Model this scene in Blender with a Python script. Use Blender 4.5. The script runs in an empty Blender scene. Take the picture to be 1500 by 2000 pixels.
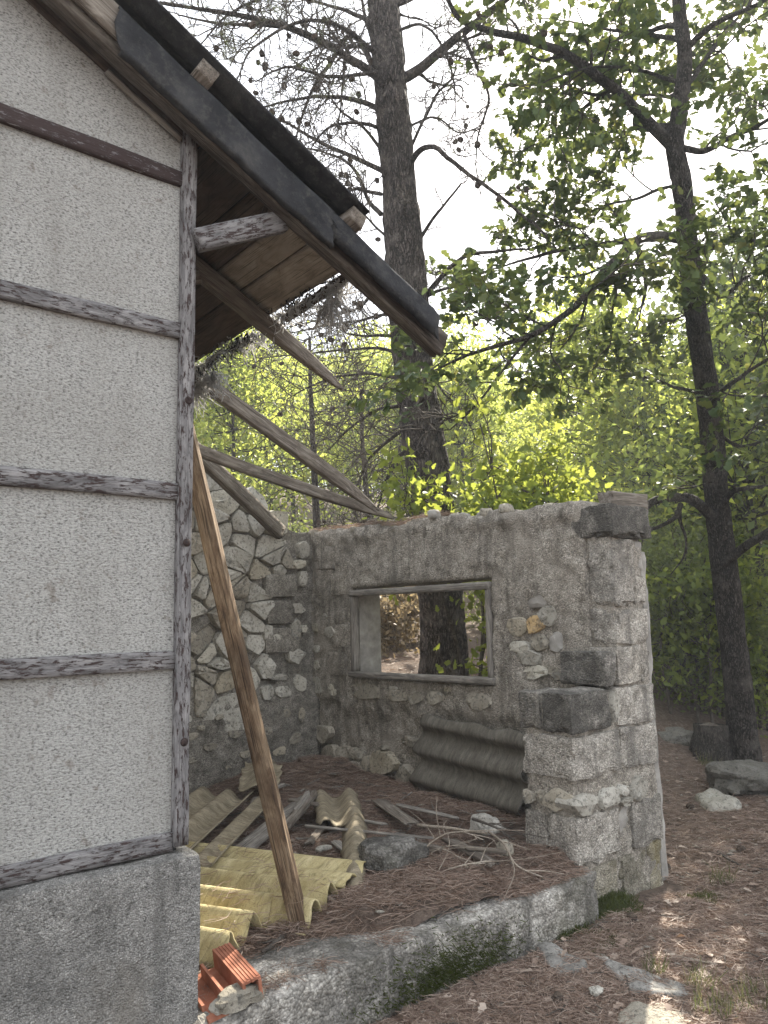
import bpy, math, random
import numpy as np
from mathutils import Matrix, Vector
rnd = random.Random(11)
rng = np.random.default_rng(5)
scene = bpy.context.scene
col = scene.collection

# ------------------------------------------------------------------ camera
FPX, ROLL, HOR = 1500.0, .023, 1210.0
PITCH = math.atan((HOR - 1000) * math.cos(ROLL) / FPX)
YAW = math.atan((2573 - 750) / (FPX / math.cos(PITCH)))
fw = np.array([math.cos(YAW)*math.cos(PITCH), math.sin(YAW)*math.cos(PITCH), math.sin(PITCH)])
rt0 = np.cross(fw, [0, 0, 1]); rt0 /= np.linalg.norm(rt0)
up0 = np.cross(rt0, fw)
rt = math.cos(ROLL)*rt0 - math.sin(ROLL)*up0
up = math.cos(ROLL)*up0 + math.sin(ROLL)*rt0
EYE = np.array([0, 0, 1.6])
cam = bpy.data.cameras.new('camera'); camo = bpy.data.objects.new('camera', cam); col.objects.link(camo)
cam.sensor_fit = 'VERTICAL'; cam.sensor_height = 24; cam.sensor_width = 18; cam.lens = FPX/2000*24
cam.clip_start = .05; cam.clip_end = 2000
camo.matrix_world = Matrix(((rt[0], up[0], -fw[0], EYE[0]), (rt[1], up[1], -fw[1], EYE[1]), (rt[2], up[2], -fw[2], EYE[2]), (0, 0, 0, 1)))
scene.camera = camo

# ------------------------------------------------------------------ sky, sun, exposure
SUN_AZ, SUN_EL = math.radians(28), math.radians(39)
w = bpy.data.worlds.new('World'); scene.world = w; w.use_nodes = True
wt = w.node_tree; wt.nodes.clear()
sky = wt.nodes.new('ShaderNodeTexSky'); sky.sky_type = 'NISHITA'; sky.sun_disc = False
sky.sun_elevation = SUN_EL; sky.sun_rotation = math.pi/2 - SUN_AZ
sky.air_density = 1.0; sky.dust_density = 2.5; sky.ozone_density = 1.0
tc = wt.nodes.new('ShaderNodeTexCoord')
nz = wt.nodes.new('ShaderNodeTexNoise'); nz.inputs['Scale'].default_value = 2.2; nz.inputs['Detail'].default_value = 5
wt.links.new(tc.outputs['Generated'], nz.inputs['Vector'])
mr = wt.nodes.new('ShaderNodeMapRange'); mr.inputs[1].default_value = .3; mr.inputs[2].default_value = .7
mr.inputs[3].default_value = .55; mr.inputs[4].default_value = .95
wt.links.new(nz.outputs['Fac'], mr.inputs[0])
mx = wt.nodes.new('ShaderNodeMix'); mx.data_type = 'RGBA'
mx.inputs[7].default_value = (8.35, 8.7, 9.25, 1)          # thin white cloud veil over the whole sky
wt.links.new(mr.outputs[0], mx.inputs[0]); wt.links.new(sky.outputs[0], mx.inputs[6])
bg = wt.nodes.new('ShaderNodeBackground'); bg.inputs['Strength'].default_value = .08
wo = wt.nodes.new('ShaderNodeOutputWorld')
wt.links.new(mx.outputs[2], bg.inputs['Color']); wt.links.new(bg.outputs[0], wo.inputs['Surface'])
sl = bpy.data.lights.new('sun', 'SUN'); sl.energy = 5.0; sl.angle = math.radians(.53); sl.color = (1, .93, .8)
so = bpy.data.objects.new('sun', sl); col.objects.link(so)
sd = Vector((math.cos(SUN_AZ)*math.cos(SUN_EL), math.sin(SUN_AZ)*math.cos(SUN_EL), math.sin(SUN_EL)))
so.rotation_euler = sd.to_track_quat('Z', 'Y').to_euler(); so.location = sd*60
scene.view_settings.view_transform = 'Standard'; scene.view_settings.look = 'None'
scene.view_settings.exposure = 1.8; scene.view_settings.gamma = 1
scene.render.engine = 'CYCLES'
scene.cycles.max_bounces = 8; scene.cycles.diffuse_bounces = 4; scene.cycles.transmission_bounces = 5
scene.cycles.transparent_max_bounces = 8; scene.cycles.use_denoising = True

# ------------------------------------------------------------------ helpers: where a sight line meets a plane of the place
def ray(x, y): return (x-750)*rt - (y-1000)*up + FPX*fw
def onz(x, y, z=0.): d = ray(x, y); return EYE + d*((z-EYE[2])/d[2])
def ony(x, y, Y): d = ray(x, y); return EYE + d*((Y-EYE[1])/d[1])
def onx(x, y, X): d = ray(x, y); return EYE + d*((X-EYE[0])/d[0])
def ondep(x, y, dep): return EYE + ray(x, y)/FPX*dep

# ------------------------------------------------------------------ helpers: noise
def _h(i, j, k, s):
    n = (i*374761393 + j*668265263 + k*2147483647 + s*1274126177) & 0xffffffff
    n = ((n ^ (n >> 13))*1274126177) & 0xffffffff
    n = ((n ^ (n >> 16))*2246822519) & 0xffffffff
    return ((n >> 8) & 0xffff)/32767.5 - 1
def vnoise(P, s=0):
    P = np.asarray(P, float); I = np.floor(P).astype(np.int64); f = P-I; f = f*f*(3-2*f)
    r = 0
    for a in (0, 1):
        wa = f[:, 0] if a else 1-f[:, 0]
        for b in (0, 1):
            wb = f[:, 1] if b else 1-f[:, 1]
            for c in (0, 1):
                wc = f[:, 2] if c else 1-f[:, 2]
                r = r + wa*wb*wc*_h(I[:, 0]+a, I[:, 1]+b, I[:, 2]+c, s)
    return r
def fbm(P, s=0, o=4):
    r = 0; a = .5; P = np.asarray(P, float)
    for i in range(o): r = r + a*vnoise(P*(2**i)+i*7.3, s+i); a *= .5
    return r

# ------------------------------------------------------------------ helpers: objects
WO = {}
def tag(o, label=None, cat=None, group=None, kind=None):
    if label: o['label'] = label
    if cat: o['category'] = cat
    if group: o['group'] = group
    if kind: o['kind'] = kind
    return o
def empty(name, loc):
    o = bpy.data.objects.new(name, None); col.objects.link(o); o.empty_display_size = .1
    o.location = tuple(map(float, loc)); WO[o.name] = np.array(loc, float); return o
def mesh_np(name, V, F, smooth=False):
    """V (n,3); F list of faces or (m,k) array"""
    me = bpy.data.meshes.new(name)
    if isinstance(F, np.ndarray):
        m, k = F.shape
        me.vertices.add(len(V)); me.vertices.foreach_set('co', np.ascontiguousarray(V, np.float32).ravel())
        me.loops.add(m*k); me.loops.foreach_set('vertex_index', np.ascontiguousarray(F, np.int32).ravel())
        me.polygons.add(m); me.polygons.foreach_set('loop_start', np.arange(0, m*k, k, dtype=np.int32))
        me.polygons.foreach_set('loop_total', np.full(m, k, np.int32))
        me.update(calc_edges=True)
    else:
        me.from_pydata([tuple(map(float, v)) for v in V], [], [tuple(map(int, f)) for f in F]); me.update()
    if smooth: me.polygons.foreach_set('use_smooth', np.ones(len(me.polygons), bool))
    return me
def link(name, me, mat, parent=None, M=None, o0=(0, 0, 0)):
    o = bpy.data.objects.new(name, me); col.objects.link(o)
    if mat is not None and not me.materials: me.materials.append(mat)
    off = np.zeros(3)
    if parent is not None: o.parent = parent; off = WO[parent.name]
    if M is None: o.location = tuple(map(float, np.array(o0)-off)); WO[o.name] = np.array(o0, float)
    else: o.matrix_local = Matrix.Translation(Vector(tuple(map(float, -off)))) @ M; WO[o.name] = np.array(M.translation)
    return o
def mk(name, V, F, mat, parent=None, smooth=False):
    V = np.asarray(V, float); lo, hi = V.min(0), V.max(0)
    o0 = np.array([(lo[0]+hi[0])/2, (lo[1]+hi[1])/2, lo[2]])
    return link(name, mesh_np(name, V-o0, F, smooth), mat, parent, None, o0)
def frame(A, B, uph=(0, 0, 1)):
    A = Vector(tuple(map(float, A))); B = Vector(tuple(map(float, B))); x = (B-A).normalized(); u = Vector(uph)
    y = u.cross(x).normalized(); z = x.cross(y); m = Matrix((x, y, z)).transposed().to_4x4(); m.translation = (A+B)/2; return m
_rb = {}
def rbox(lx, ly, lz, nx, ny, nz_, bev=.008, rough=.004, freq=8., seed=0, chip=0.):
    key = (nx, ny, nz_)
    if key not in _rb:
        idx = {}; P = []
        for i in range(nx+1):
            for j in range(ny+1):
                for k in range(nz_+1):
                    if i in (0, nx) or j in (0, ny) or k in (0, nz_): idx[i, j, k] = len(P); P.append((i/nx-.5, j/ny-.5, k/nz_-.5))
        F = []
        for j in range(ny):
            for k in range(nz_):
                F.append((idx[0, j, k], idx[0, j, k+1], idx[0, j+1, k+1], idx[0, j+1, k])); F.append((idx[nx, j, k], idx[nx, j+1, k], idx[nx, j+1, k+1], idx[nx, j, k+1]))
        for i in range(nx):
            for k in range(nz_):
                F.append((idx[i, 0, k], idx[i+1, 0, k], idx[i+1, 0, k+1], idx[i, 0, k+1])); F.append((idx[i, ny, k], idx[i, ny, k+1], idx[i+1, ny, k+1], idx[i+1, ny, k]))
        for i in range(nx):
            for j in range(ny):
                F.append((idx[i, j, 0], idx[i, j+1, 0], idx[i+1, j+1, 0], idx[i+1, j, 0])); F.append((idx[i, j, nz_], idx[i+1, j, nz_], idx[i+1, j+1, nz_], idx[i, j+1, nz_]))
        _rb[key] = (np.array(P), np.array(F, np.int32))
    P, F = _rb[key]
    S = np.array([lx, ly, lz]); p = P*S; h = S/2-np.minimum(bev, S*.45)
    q = np.clip(p, -h, h); d = p-q; L = np.linalg.norm(d, axis=1)[:, None]; n = d/np.maximum(L, 1e-9)
    v = q + n*np.minimum(bev, S.min()*.45)
    if rough: v = v + n*(rough*2*fbm(v*freq+seed*3.7+11, seed))[:, None]
    if chip:
        em = (np.abs(p) > S/2-.028).sum(1) >= 2
        k = np.clip(vnoise(v*9+seed*1.7, seed+2)+.15, 0, 1)*np.clip(.5+vnoise(v*26+seed, seed+4), 0, 1.2)
        v = v-np.sign(p)*(np.abs(p) > S/2-.028)*(em*k*chip)[:, None]
    return v, F
def rough_block(name, lo, hi, mat, parent=None, bev=.012, rough=.006, freq=9., seg=.03, smooth=True, seed=None, chip=0.):
    lo = np.array(lo, float); hi = np.array(hi, float); s = hi-lo
    n = [int(max(2, min(40, round(a/seg)))) for a in s]
    v, F = rbox(*s, *n, bev, rough, freq, rnd.randrange(999) if seed is None else seed, chip)
    o0 = (lo+hi)/2
    me = mesh_np(name, v, F, smooth); me.set_sharp_from_angle(angle=math.radians(40)); return link(name, me, mat, parent, None, o0)
def beam(name, A, B, wd, ht, mat, parent=None, uph=(0, 0, 1), n=(14, 4, 4), bev=.005, rough=.003, bow=0., brk=(0, 0), taper=(0, 0), seed=None, twist=0.):
    """squared timber from A to B; wd across, ht along the up hint; brk = ragged end depth (A, B); taper = length over which that end thins"""
    A = np.array(A, float); B = np.array(B, float); L = np.linalg.norm(B-A); seed = rnd.randrange(999) if seed is None else seed
    v, F = rbox(L, wd, ht, *n, bev, 0)
    x0 = v[:, 0].copy(); t = x0/L+.5
    g = np.stack([x0*2.2, v[:, 1]*45, v[:, 2]*45], 1)
    f = fbm(g+seed*5.1, seed, 3)
    v[:, 1] += np.sign(v[:, 1])*rough*f*1.6; v[:, 2] += np.sign(v[:, 2])*rough*f*1.6
    for end, b, tp in ((0, brk[0], taper[0]), (1, brk[1], taper[1])):
        dd = x0+L/2 if end == 0 else L/2-x0
        if tp:
            k = np.clip(dd/tp, 0, 1); k = .25+.75*k**.6; v[:, 1] *= k; v[:, 2] = (v[:, 2]+ht*.3)*k-ht*.3
        if b:
            nn = (vnoise(np.stack([v[:, 1]*55, v[:, 2]*55, v[:, 1]*0+seed], 1), seed+3)+1)/2
            m = np.clip(1-dd/(b*2.5), 0, 1)
            v[:, 0] += (1 if end == 0 else -1)*b*nn*m*1.4
    v[:, 2] += bow*(1-(2*t-1)**2)
    if twist:
        a = twist*(t-.5); c, s_ = np.cos(a), np.sin(a); y, z = v[:, 1].copy(), v[:, 2].copy(); v[:, 1] = c*y-s_*z; v[:, 2] = s_*y+c*z
    return link(name, mesh_np(name, v, F, False), mat, parent, frame(A, B, uph))
class Tubes:
    def __init__(s): s.V = []; s.F = []; s.n = 0
    def add(s, P, R, k=5, cap=True):
        P = np.asarray(P, float); R = np.asarray(R, float); m = len(P)
        T = np.gradient(P, axis=0); T /= np.maximum(np.linalg.norm(T, axis=1)[:, None], 1e-9)
        u = np.array([0, 0, 1.]) if abs(T[0, 2]) < .9 else np.array([1., 0, 0])
        U = np.empty_like(P); a = np.cross(T[0], u); a /= np.linalg.norm(a)
        for i in range(m):
            a = a-T[i]*(a@T[i]); a /= max(np.linalg.norm(a), 1e-9); U[i] = a
        W = np.cross(T, U); an = np.arange(k)*2*math.pi/k
        ring = P[:, None, :]+R[:, None, None]*(np.cos(an)[None, :, None]*U[:, None, :]+np.sin(an)[None, :, None]*W[:, None, :])
        s.V.append(ring.reshape(-1, 3))
        i = np.arange(m-1)[:, None]*k; j = np.arange(k)[None, :]; j2 = (j+1) % k
        f = np.stack([i+j, i+j2, i+k+j2, i+k+j], -1).reshape(-1, 4)+s.n
        s.F.append(f); s.n += m*k
    def build(s, name, mat, parent=None, smooth=True):
        return mk(name, np.concatenate(s.V), np.concatenate(s.F).astype(np.int32), mat, parent, smooth)
def smooth_path(P, n):
    """Catmull-Rom through the points"""
    P = np.asarray(P, float); Q = np.vstack([2*P[0]-P[1], P, 2*P[-1]-P[-2]]); out = []
    m = len(P)-1
    for s in np.linspace(0, m, n):
        i = min(int(s), m-1); t = s-i; a, b, c, d = Q[i], Q[i+1], Q[i+2], Q[i+3]
        out.append(.5*((2*b)+(-a+c)*t+(2*a-5*b+4*c-d)*t*t+(-a+3*b-3*c+d)*t**3))
    return np.array(out)

# ------------------------------------------------------------------ helpers: materials
def N(t, typ, ins=None, **pr):
    n = t.nodes.new('ShaderNode'+typ)
    for k, v in pr.items(): setattr(n, k, v)
    for k, v in (ins or {}).items():
        if hasattr(v, 'is_output'): t.links.new(v, n.inputs[k])
        elif isinstance(v, tuple) and len(v) == 3 and n.inputs[k].type == 'RGBA': n.inputs[k].default_value = (*v, 1)
        else: n.inputs[k].default_value = v
    return n
def noise(t, vec, sc, det=4, rough=.55, dist=0.): return N(t, 'TexNoise', {'Vector': vec, 'Scale': sc, 'Detail': det, 'Roughness': rough, 'Distortion': dist}).outputs['Fac']
def vor(t, vec, sc, feat='F1', out='Distance', rand=1.): return N(t, 'TexVoronoi', {'Vector': vec, 'Scale': sc, 'Randomness': rand}, feature=feat).outputs[out]
def ramp(t, fac, stops, interp='LINEAR'):
    n = N(t, 'ValToRGB', {'Fac': fac}); cr = n.color_ramp; cr.interpolation = interp
    while len(cr.elements) < len(stops): cr.elements.new(.5)
    for e, (p, c) in zip(cr.elements, stops): e.position = p; e.color = (*c, 1) if isinstance(c, tuple) else (c, c, c, 1)
    return n.outputs['Color']
def mixc(t, f, a, b, mode='MIX'):
    n = t.nodes.new('ShaderNodeMix'); n.data_type = 'RGBA'; n.blend_type = mode
    for i, v in ((0, f), (6, a), (7, b)):
        if hasattr(v, 'is_output'): t.links.new(v, n.inputs[i])
        elif isinstance(v, tuple): n.inputs[i].default_value = (*v, 1)
        else: n.inputs[i].default_value = v if i == 0 else (v, v, v, 1)
    return n.outputs[2]
def mth(t, op, a, b=0., c=None):
    n = t.nodes.new('ShaderNodeMath'); n.operation = op
    for i, v in enumerate((a, b) if c is None else (a, b, c)):
        if hasattr(v, 'is_output'): t.links.new(v, n.inputs[i])
        else: n.inputs[i].default_value = v
    return n.outputs[0]
def mapv(t, vec, scale=(1, 1, 1)):
    return N(t, 'Mapping', {'Vector': vec, 'Scale': scale}).outputs[0]
def newmat(name, fn, rough=.9, spec=.2):
    m = bpy.data.materials.new(name); m.use_nodes = True; t = m.node_tree; t.nodes.clear()
    out = N(t, 'OutputMaterial'); b = N(t, 'BsdfPrincipled', {'Roughness': rough}); b.inputs['Specular IOR Level'].default_value = spec
    t.links.new(b.outputs[0], out.inputs[0])
    tcn = N(t, 'TexCoord'); r = N(t, 'ObjectInfo').outputs['Random']
    off = N(t, 'VectorMath', {0: tcn.outputs['Object']}, operation='ADD')
    cmb = N(t, 'CombineXYZ', {0: mth(t, 'MULTIPLY', r, 37.), 1: mth(t, 'MULTIPLY', r, 91.), 2: mth(t, 'MULTIPLY', r, 53.)})
    t.links.new(cmb.outputs[0], off.inputs[1])
    c, h = fn(t, off.outputs[0], r, b)
    if hasattr(c, 'is_output'): t.links.new(c, b.inputs['Base Color'])
    else: b.inputs['Base Color'].default_value = (*c, 1)
    if h is not None:
        hs, st, ds = h
        t.links.new(N(t, 'Bump', {'Height': hs, 'Strength': st, 'Distance': ds}).outputs[0], b.inputs['Normal'])
    return m
def m_plaster(t, v, r, b):
    vv = mapv(t, v, (1, 1, 1.9))
    n1 = noise(t, vv, 85, 4, .72); big = noise(t, v, 2.2, 3)
    c = ramp(t, n1, [(.34, (.12, .117, .107)), (.45, (.38, .372, .348)), (.60, (.54, .532, .50))])
    c = mixc(t, ramp(t, big, [(.42, 0.), (.75, .5)]), c, (.31, .295, .265))
    c = mixc(t, ramp(t, noise(t, mapv(t, v, (7, 7, .5)), 1.5, 5, .65), [(.5, 0.), (.72, .28)]), c, (.24, .225, .20))
    c = mixc(t, ramp(t, noise(t, v, 18, 3, .7), [(.62, 0.), (.72, .5)]), c, (.20, .165, .13))
    return c, (n1, 1., .012)
def pebbly(lo, mid, hi, stain=(.06, .06, .055), st=(.5, .72), scale=70, tint=None, streak=False):
    def f(t, v, r, b):
        dn = N(t, 'TexNoise', {'Vector': v, 'Scale': scale*.6, 'Detail': 2}).outputs['Color']
        av = N(t, 'VectorMath', {0: v}, operation='ADD'); t.links.new(N(t, 'VectorMath', {0: dn, 1: (.012, .012, .012)}, operation='MULTIPLY').outputs[0], av.inputs[1])
        vn = N(t, 'TexVoronoi', {'Vector': av.outputs[0], 'Scale': scale*1.5}); d = vn.outputs['Distance']
        cell = N(t, 'SeparateColor', {'Color': vn.outputs['Color']}).outputs[0]
        n = noise(t, v, 2.6, 5, .65); n2 = noise(t, v, 38, 4, .7)
        tone = ramp(t, noise(t, v, 11, 6, .72), [(.30, tuple(x*.8 for x in lo)), (.47, mid), (.66, hi)])
        base = mixc(t, 1., tone, ramp(t, cell, [(.0, .68), (.5, .98), (.88, 1.12), (1., 1.5)]), 'MULTIPLY')
        base = mixc(t, 1., base, ramp(t, n2, [(.32, .62), (.5, 1.)]), 'MULTIPLY')
        base = mixc(t, 1., base, ramp(t, d, [(.5, 1.), (.9, .5)]), 'MULTIPLY')
        base = mixc(t, ramp(t, n, [(st[0], 0.), (st[1], .85)]), base, mixc(t, .28, stain, base))
        if streak: base = mixc(t, ramp(t, noise(t, mapv(t, v, (5.5, 5.5, .55)), 1.6, 4, .6), [(.52, 0.), (.66, .6)]), base, stain)
        if tint: base = mixc(t, ramp(t, noise(t, v, 2.1, 4), [(.52, 0.), (.68, .55)]), base, tint)
        base = mixc(t, 1., base, ramp(t, r, [(0., (.78, .77, .75)), (.5, (1., .99, .97)), (1., (1.18, 1.16, 1.12))]), 'MULTIPLY')
        h = mth(t, 'ADD', mth(t, 'SUBTRACT', 1., d), mth(t, 'MULTIPLY', n2, 1.1))
        return base, (h, .9, .009)
    return f
def m_smoothcem(t, v, r, b):
    n = noise(t, v, 9, 6, .65); n2 = noise(t, v, 120, 3)
    c = ramp(t, n, [(.3, (.20, .19, .17)), (.5, (.33, .31, .28)), (.7, (.43, .41, .37))])
    c = mixc(t, ramp(t, noise(t, v, 2.6, 5), [(.5, 0.), (.7, .6)]), c, (.13, .12, .11))
    return c, (mth(t, 'ADD', n, mth(t, 'MULTIPLY', n2, .25)), .8, .008)
def stonemat(a, b_, c_):
    def f(t, v, r, b):
        n = noise(t, v, 7, 8, .62, .4); n2 = noise(t, v, 45, 5, .7)
        c = ramp(t, n, [(.28, a), (.48, b_), (.68, c_)])
        c = mixc(t, .5, c, ramp(t, r, [(0., tuple(x*.6 for x in b_)), (.35, b_), (.7, c_), (1., (c_[0], c_[1]*.95, c_[2]*.82))]))
        c = mixc(t, ramp(t, n2, [(.36, .75), (.47, 0.)]), c, tuple(x*.35 for x in a))
        c = mixc(t, ramp(t, noise(t, v, 14, 5, .7), [(.54, 0.), (.66, .65)]), c, (.10, .10, .09))
        return c, (mth(t, 'ADD', n, mth(t, 'MULTIPLY', n2, .45)), 1., .022)
    return f
def woodmat(dark, mid, light, gs=28, flake=None, fl=(.48, .56), bmp=.7, crack=True):
    def f(t, v, r, b):
        vv = mapv(t, v, (.7, gs/6, gs/6)); wv = N(t, 'VectorMath', {0: vv}, operation='ADD')
        dn = N(t, 'TexNoise', {'Vector': mapv(t, v, (1.5, 4, 4)), 'Scale': 1.5, 'Detail': 2}).outputs['Color']
        t.links.new(N(t, 'VectorMath', {0: dn, 1: (.9, .9, .9)}, operation='MULTIPLY').outputs[0], wv.inputs[1])
        g = noise(t, wv.outputs[0], 5.5, 6, .7); g2 = noise(t, mapv(t, v, (1.6, 90, 90)), 2.4, 3)
        c = ramp(t, g, [(.3, dark), (.47, mid), (.66, light)])
        c = mixc(t, ramp(t, g2, [(.34, .8 if not flake else .4), (.46, 0.)]), c, tuple(x*.3 for x in dark))
        c = mixc(t, ramp(t, noise(t, v, 3.3, 4), [(.5, 0.), (.72, .55)]), c, dark)
        h = mth(t, 'ADD', g, g2)
        if flake:
            fn = noise(t, mapv(t, v, (3.2, 14, 14)), 6.5, 7, .75, .3)
            fk = ramp(t, fn, [(fl[0], 0.), (fl[1], 1.)])
            c = mixc(t, fk, c, mixc(t, mth(t, 'MULTIPLY', noise(t, v, 25, 4), .6), flake, tuple(x*.55 for x in flake)))
            h = mth(t, 'ADD', h, mth(t, 'MULTIPLY', fk, .6))
        return c, (h, bmp, .006)
    return f
def m_felt(t, v, r, b):
    n = noise(t, v, 6, 5, .6); n2 = noise(t, v, 260, 3)
    c = ramp(t, n, [(.3, (.020, .021, .023)), (.55, (.042, .043, .046)), (.75, (.085, .083, .08))])
    c = mixc(t, ramp(t, noise(t, v, 26, 6, .75), [(.5, 0.), (.7, .55)]), c, (.10, .094, .085))
    return c, (mth(t, 'ADD', noise(t, v, 14, 5, .7), mth(t, 'MULTIPLY', n2, .25)), .8, .012)
def fibre(a, b_, c_, dk):
    def f(t, v, r, b):
        n = noise(t, mapv(t, v, (1, 2.2, 1)), 8, 7, .68); n2 = noise(t, v, 150, 4); n3 = noise(t, mapv(t, v, (.7, 5, 1)), 11, 6, .7)
        c = ramp(t, n, [(.3, a), (.5, b_), (.68, c_)])
        c = mixc(t, ramp(t, n3, [(.5, 0.), (.68, .8)]), c, dk)
        c = mixc(t, ramp(t, n2, [(.32, .6), (.45, 0.)]), c, dk)
        return c, (mth(t, 'ADD', n2, n), .5, .004)
    return f
def m_terra(t, v, r, b):
    n = noise(t, v, 20, 5); n2 = noise(t, v, 110, 4)
    c = ramp(t, n, [(.3, (.26, .10, .06)), (.6, (.38, .16, .10)), (.8, (.44, .25, .18))])
    return mixc(t, ramp(t, n2, [(.6, 0.), (.75, .5)]), c, (.3, .22, .17)), (n2, .4, .003)
def m_ground(t, v, r, b):
    n = noise(t, v, 1.4, 6, .6); n2 = noise(t, v, 22, 7, .75); n3 = noise(t, v, 120, 4, .7)
    c = ramp(t, n2, [(.3, (.042, .032, .025)), (.48, (.13, .095, .074)), (.62, (.215, .165, .132)), (.78, (.33, .285, .235))])
    c = mixc(t, ramp(t, n, [(.42, 0.), (.65, .45)]), c, mixc(t, n3, (.09, .06, .043), (.26, .18, .13)))
    c = mixc(t, ramp(t, n3, [(.3, .6), (.42, 0.)]), c, (.03, .02, .016))
    return c, (mth(t, 'ADD', n2, n3), 1., .02)
def barkmat(dk, md, lt, zs=.33, sc=26):
    def f(t, v, r, b):
        vv = mapv(t, v, (1, 1, zs)); dn = N(t, 'TexNoise', {'Vector': vv, 'Scale': 22., 'Detail': 4}).outputs['Color']
        av = N(t, 'VectorMath', {0: vv}, operation='ADD'); t.links.new(N(t, 'VectorMath', {0: dn, 1: (.10, .10, .10)}, operation='MULTIPLY').outputs[0], av.inputs[1])
        e = vor(t, av.outputs[0], sc, 'DISTANCE_TO_EDGE'); n = noise(t, v, 60, 5, .7); n2 = noise(t, v, 5, 4)
        c = ramp(t, n, [(.3, dk), (.5, md), (.7, lt)])
        c = mixc(t, ramp(t, e, [(.02, .9), (.26, 0.)]), c, tuple(x*.35 for x in dk))
        c = mixc(t, ramp(t, n2, [(.5, 0.), (.7, .5)]), c, tuple(x*1.15 for x in lt))
        h = mth(t, 'ADD', ramp(t, e, [(0., 0.), (.22, 1.)]), mth(t, 'MULTIPLY', n, .45))
        return c, (h, 1., .02)
    return f
def leafmat(name, cols, trans, mixf=.5, rough=.55):
    m = bpy.data.materials.new(name); m.use_nodes = True; t = m.node_tree; t.nodes.clear()
    out = N(t, 'OutputMaterial'); a = N(t, 'Attribute', attribute_name='tint').outputs['Fac']
    c = ramp(t, a, [(i/(len(cols)-1), x) for i, x in enumerate(cols)]); tr = ramp(t, a, [(i/(len(trans)-1), x) for i, x in enumerate(trans)])
    p = N(t, 'BsdfPrincipled', {'Base Color': c, 'Roughness': rough}); p.inputs['Specular IOR Level'].default_value = .35
    s = N(t, 'BsdfTranslucent', {'Color': tr}); mxs = N(t, 'MixShader', {0: mixf}); t.links.new(p.outputs[0], mxs.inputs[1]); t.links.new(s.outputs[0], mxs.inputs[2])
    t.links.new(mxs.outputs[0], out.inputs[0]); return m
MT = {}
MT['plaster'] = newmat('plaster', m_plaster)
MT['plinth'] = newmat('plinth_concrete', pebbly((.20, .195, .187), (.255, .25, .24), (.325, .318, .305), (.12, .117, .112), (.46, .66), 110, (.22, .20, .172), True))
MT['render'] = newmat('pebbly_render', pebbly((.20, .18, .152), (.365, .332, .285), (.55, .51, .45), (.095, .086, .073), (.52, .70), 75, (.36, .325, .28), True))
MT['render_back'] = newmat('pebbly_render_grey', pebbly((.15, .138, .12), (.265, .245, .213), (.40, .375, .33), (.085, .078, .068), (.55, .75), 90))
MT['block'] = newmat('block_concrete', pebbly((.26, .238, .205), (.42, .39, .345), (.58, .545, .49), (.11, .103, .093), (.50, .66), 70, None, True))
MT['block_dark'] = newmat('block_concrete_blackened', pebbly((.14, .13, .115), (.24, .225, .20), (.44, .41, .37), (.045, .043, .04), (.40, .54), 70))
MT['block_moss'] = newmat('block_concrete_mossy', pebbly((.18, .165, .135), (.30, .275, .22), (.42, .39, .33), (.10, .09, .06), (.5, .7), 80, (.17, .135, .035)))
MT['slab'] = newmat('slab_concrete', pebbly((.22, .205, .185), (.30, .285, .26), (.50, .48, .45), (.055, .052, .048), (.45, .57), 52, (.075, .072, .045), True))
MT['cement'] = newmat('smooth_cement', m_smoothcem)
MT['stone'] = newmat('limestone', stonemat((.24, .22, .18), (.40, .375, .32), (.58, .555, .49)))
MT['stone_brown'] = newmat('limestone_stained', stonemat((.17, .15, .12), (.31, .28, .225), (.44, .40, .33)))
MT['ochre'] = newmat('ochre_stone', stonemat((.25, .17, .08), (.42, .28, .12), (.55, .40, .22)))
MT['rock'] = newmat('ground_rock', stonemat((.10, .095, .085), (.28, .265, .24), (.50, .48, .44)))
MT['rock_dark'] = newmat('boulder_rock', stonemat((.07, .065, .055), (.15, .14, .12), (.26, .245, .22)))
MT['trim'] = newmat('painted_trim', woodmat((.09, .085, .085), (.19, .182, .18), (.31, .298, .29), 34, (.065, .045, .042), (.52, .57)))
MT['trim_dark'] = newmat('painted_trim_brown', woodmat((.10, .095, .095), (.21, .20, .20), (.33, .315, .31), 34, (.06, .042, .04), (.38, .44)))
MT['greywood'] = newmat('grey_wood', woodmat((.10, .09, .08), (.205, .185, .16), (.32, .295, .26), 40))
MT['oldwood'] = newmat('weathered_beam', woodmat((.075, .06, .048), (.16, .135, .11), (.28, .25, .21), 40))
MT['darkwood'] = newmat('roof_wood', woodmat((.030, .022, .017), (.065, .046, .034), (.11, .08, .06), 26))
MT['rafter'] = newmat('verge_rafter_wood', woodmat((.035, .028, .023), (.085, .07, .058), (.17, .15, .125), 34))
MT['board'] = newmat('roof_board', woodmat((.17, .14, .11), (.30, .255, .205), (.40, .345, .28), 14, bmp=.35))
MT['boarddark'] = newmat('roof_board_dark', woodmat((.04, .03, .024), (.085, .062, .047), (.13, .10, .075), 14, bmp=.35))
MT['post'] = newmat('brown_post', woodmat((.04, .026, .018), (.15, .10, .062), (.29, .215, .14), 30))
MT['felt'] = newmat('tar_felt', m_felt, .95, .1)
MT['fibre'] = newmat('fibre_cement_yellowed', fibre((.31, .25, .12), (.43, .36, .19), (.55, .475, .28), (.17, .145, .07)))
MT['fibre_grey'] = newmat('fibre_cement_grey', fibre((.15, .125, .085), (.25, .21, .145), (.35, .30, .215), (.085, .07, .045)))
MT['fibre_dark'] = newmat('fibre_cement_dark', fibre((.075, .066, .052), (.12, .107, .086), (.175, .158, .13), (.05, .044, .035)), .75)
MT['terra'] = newmat('terracotta', m_terra)
MT['ground'] = newmat('forest_floor', m_ground)
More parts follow.
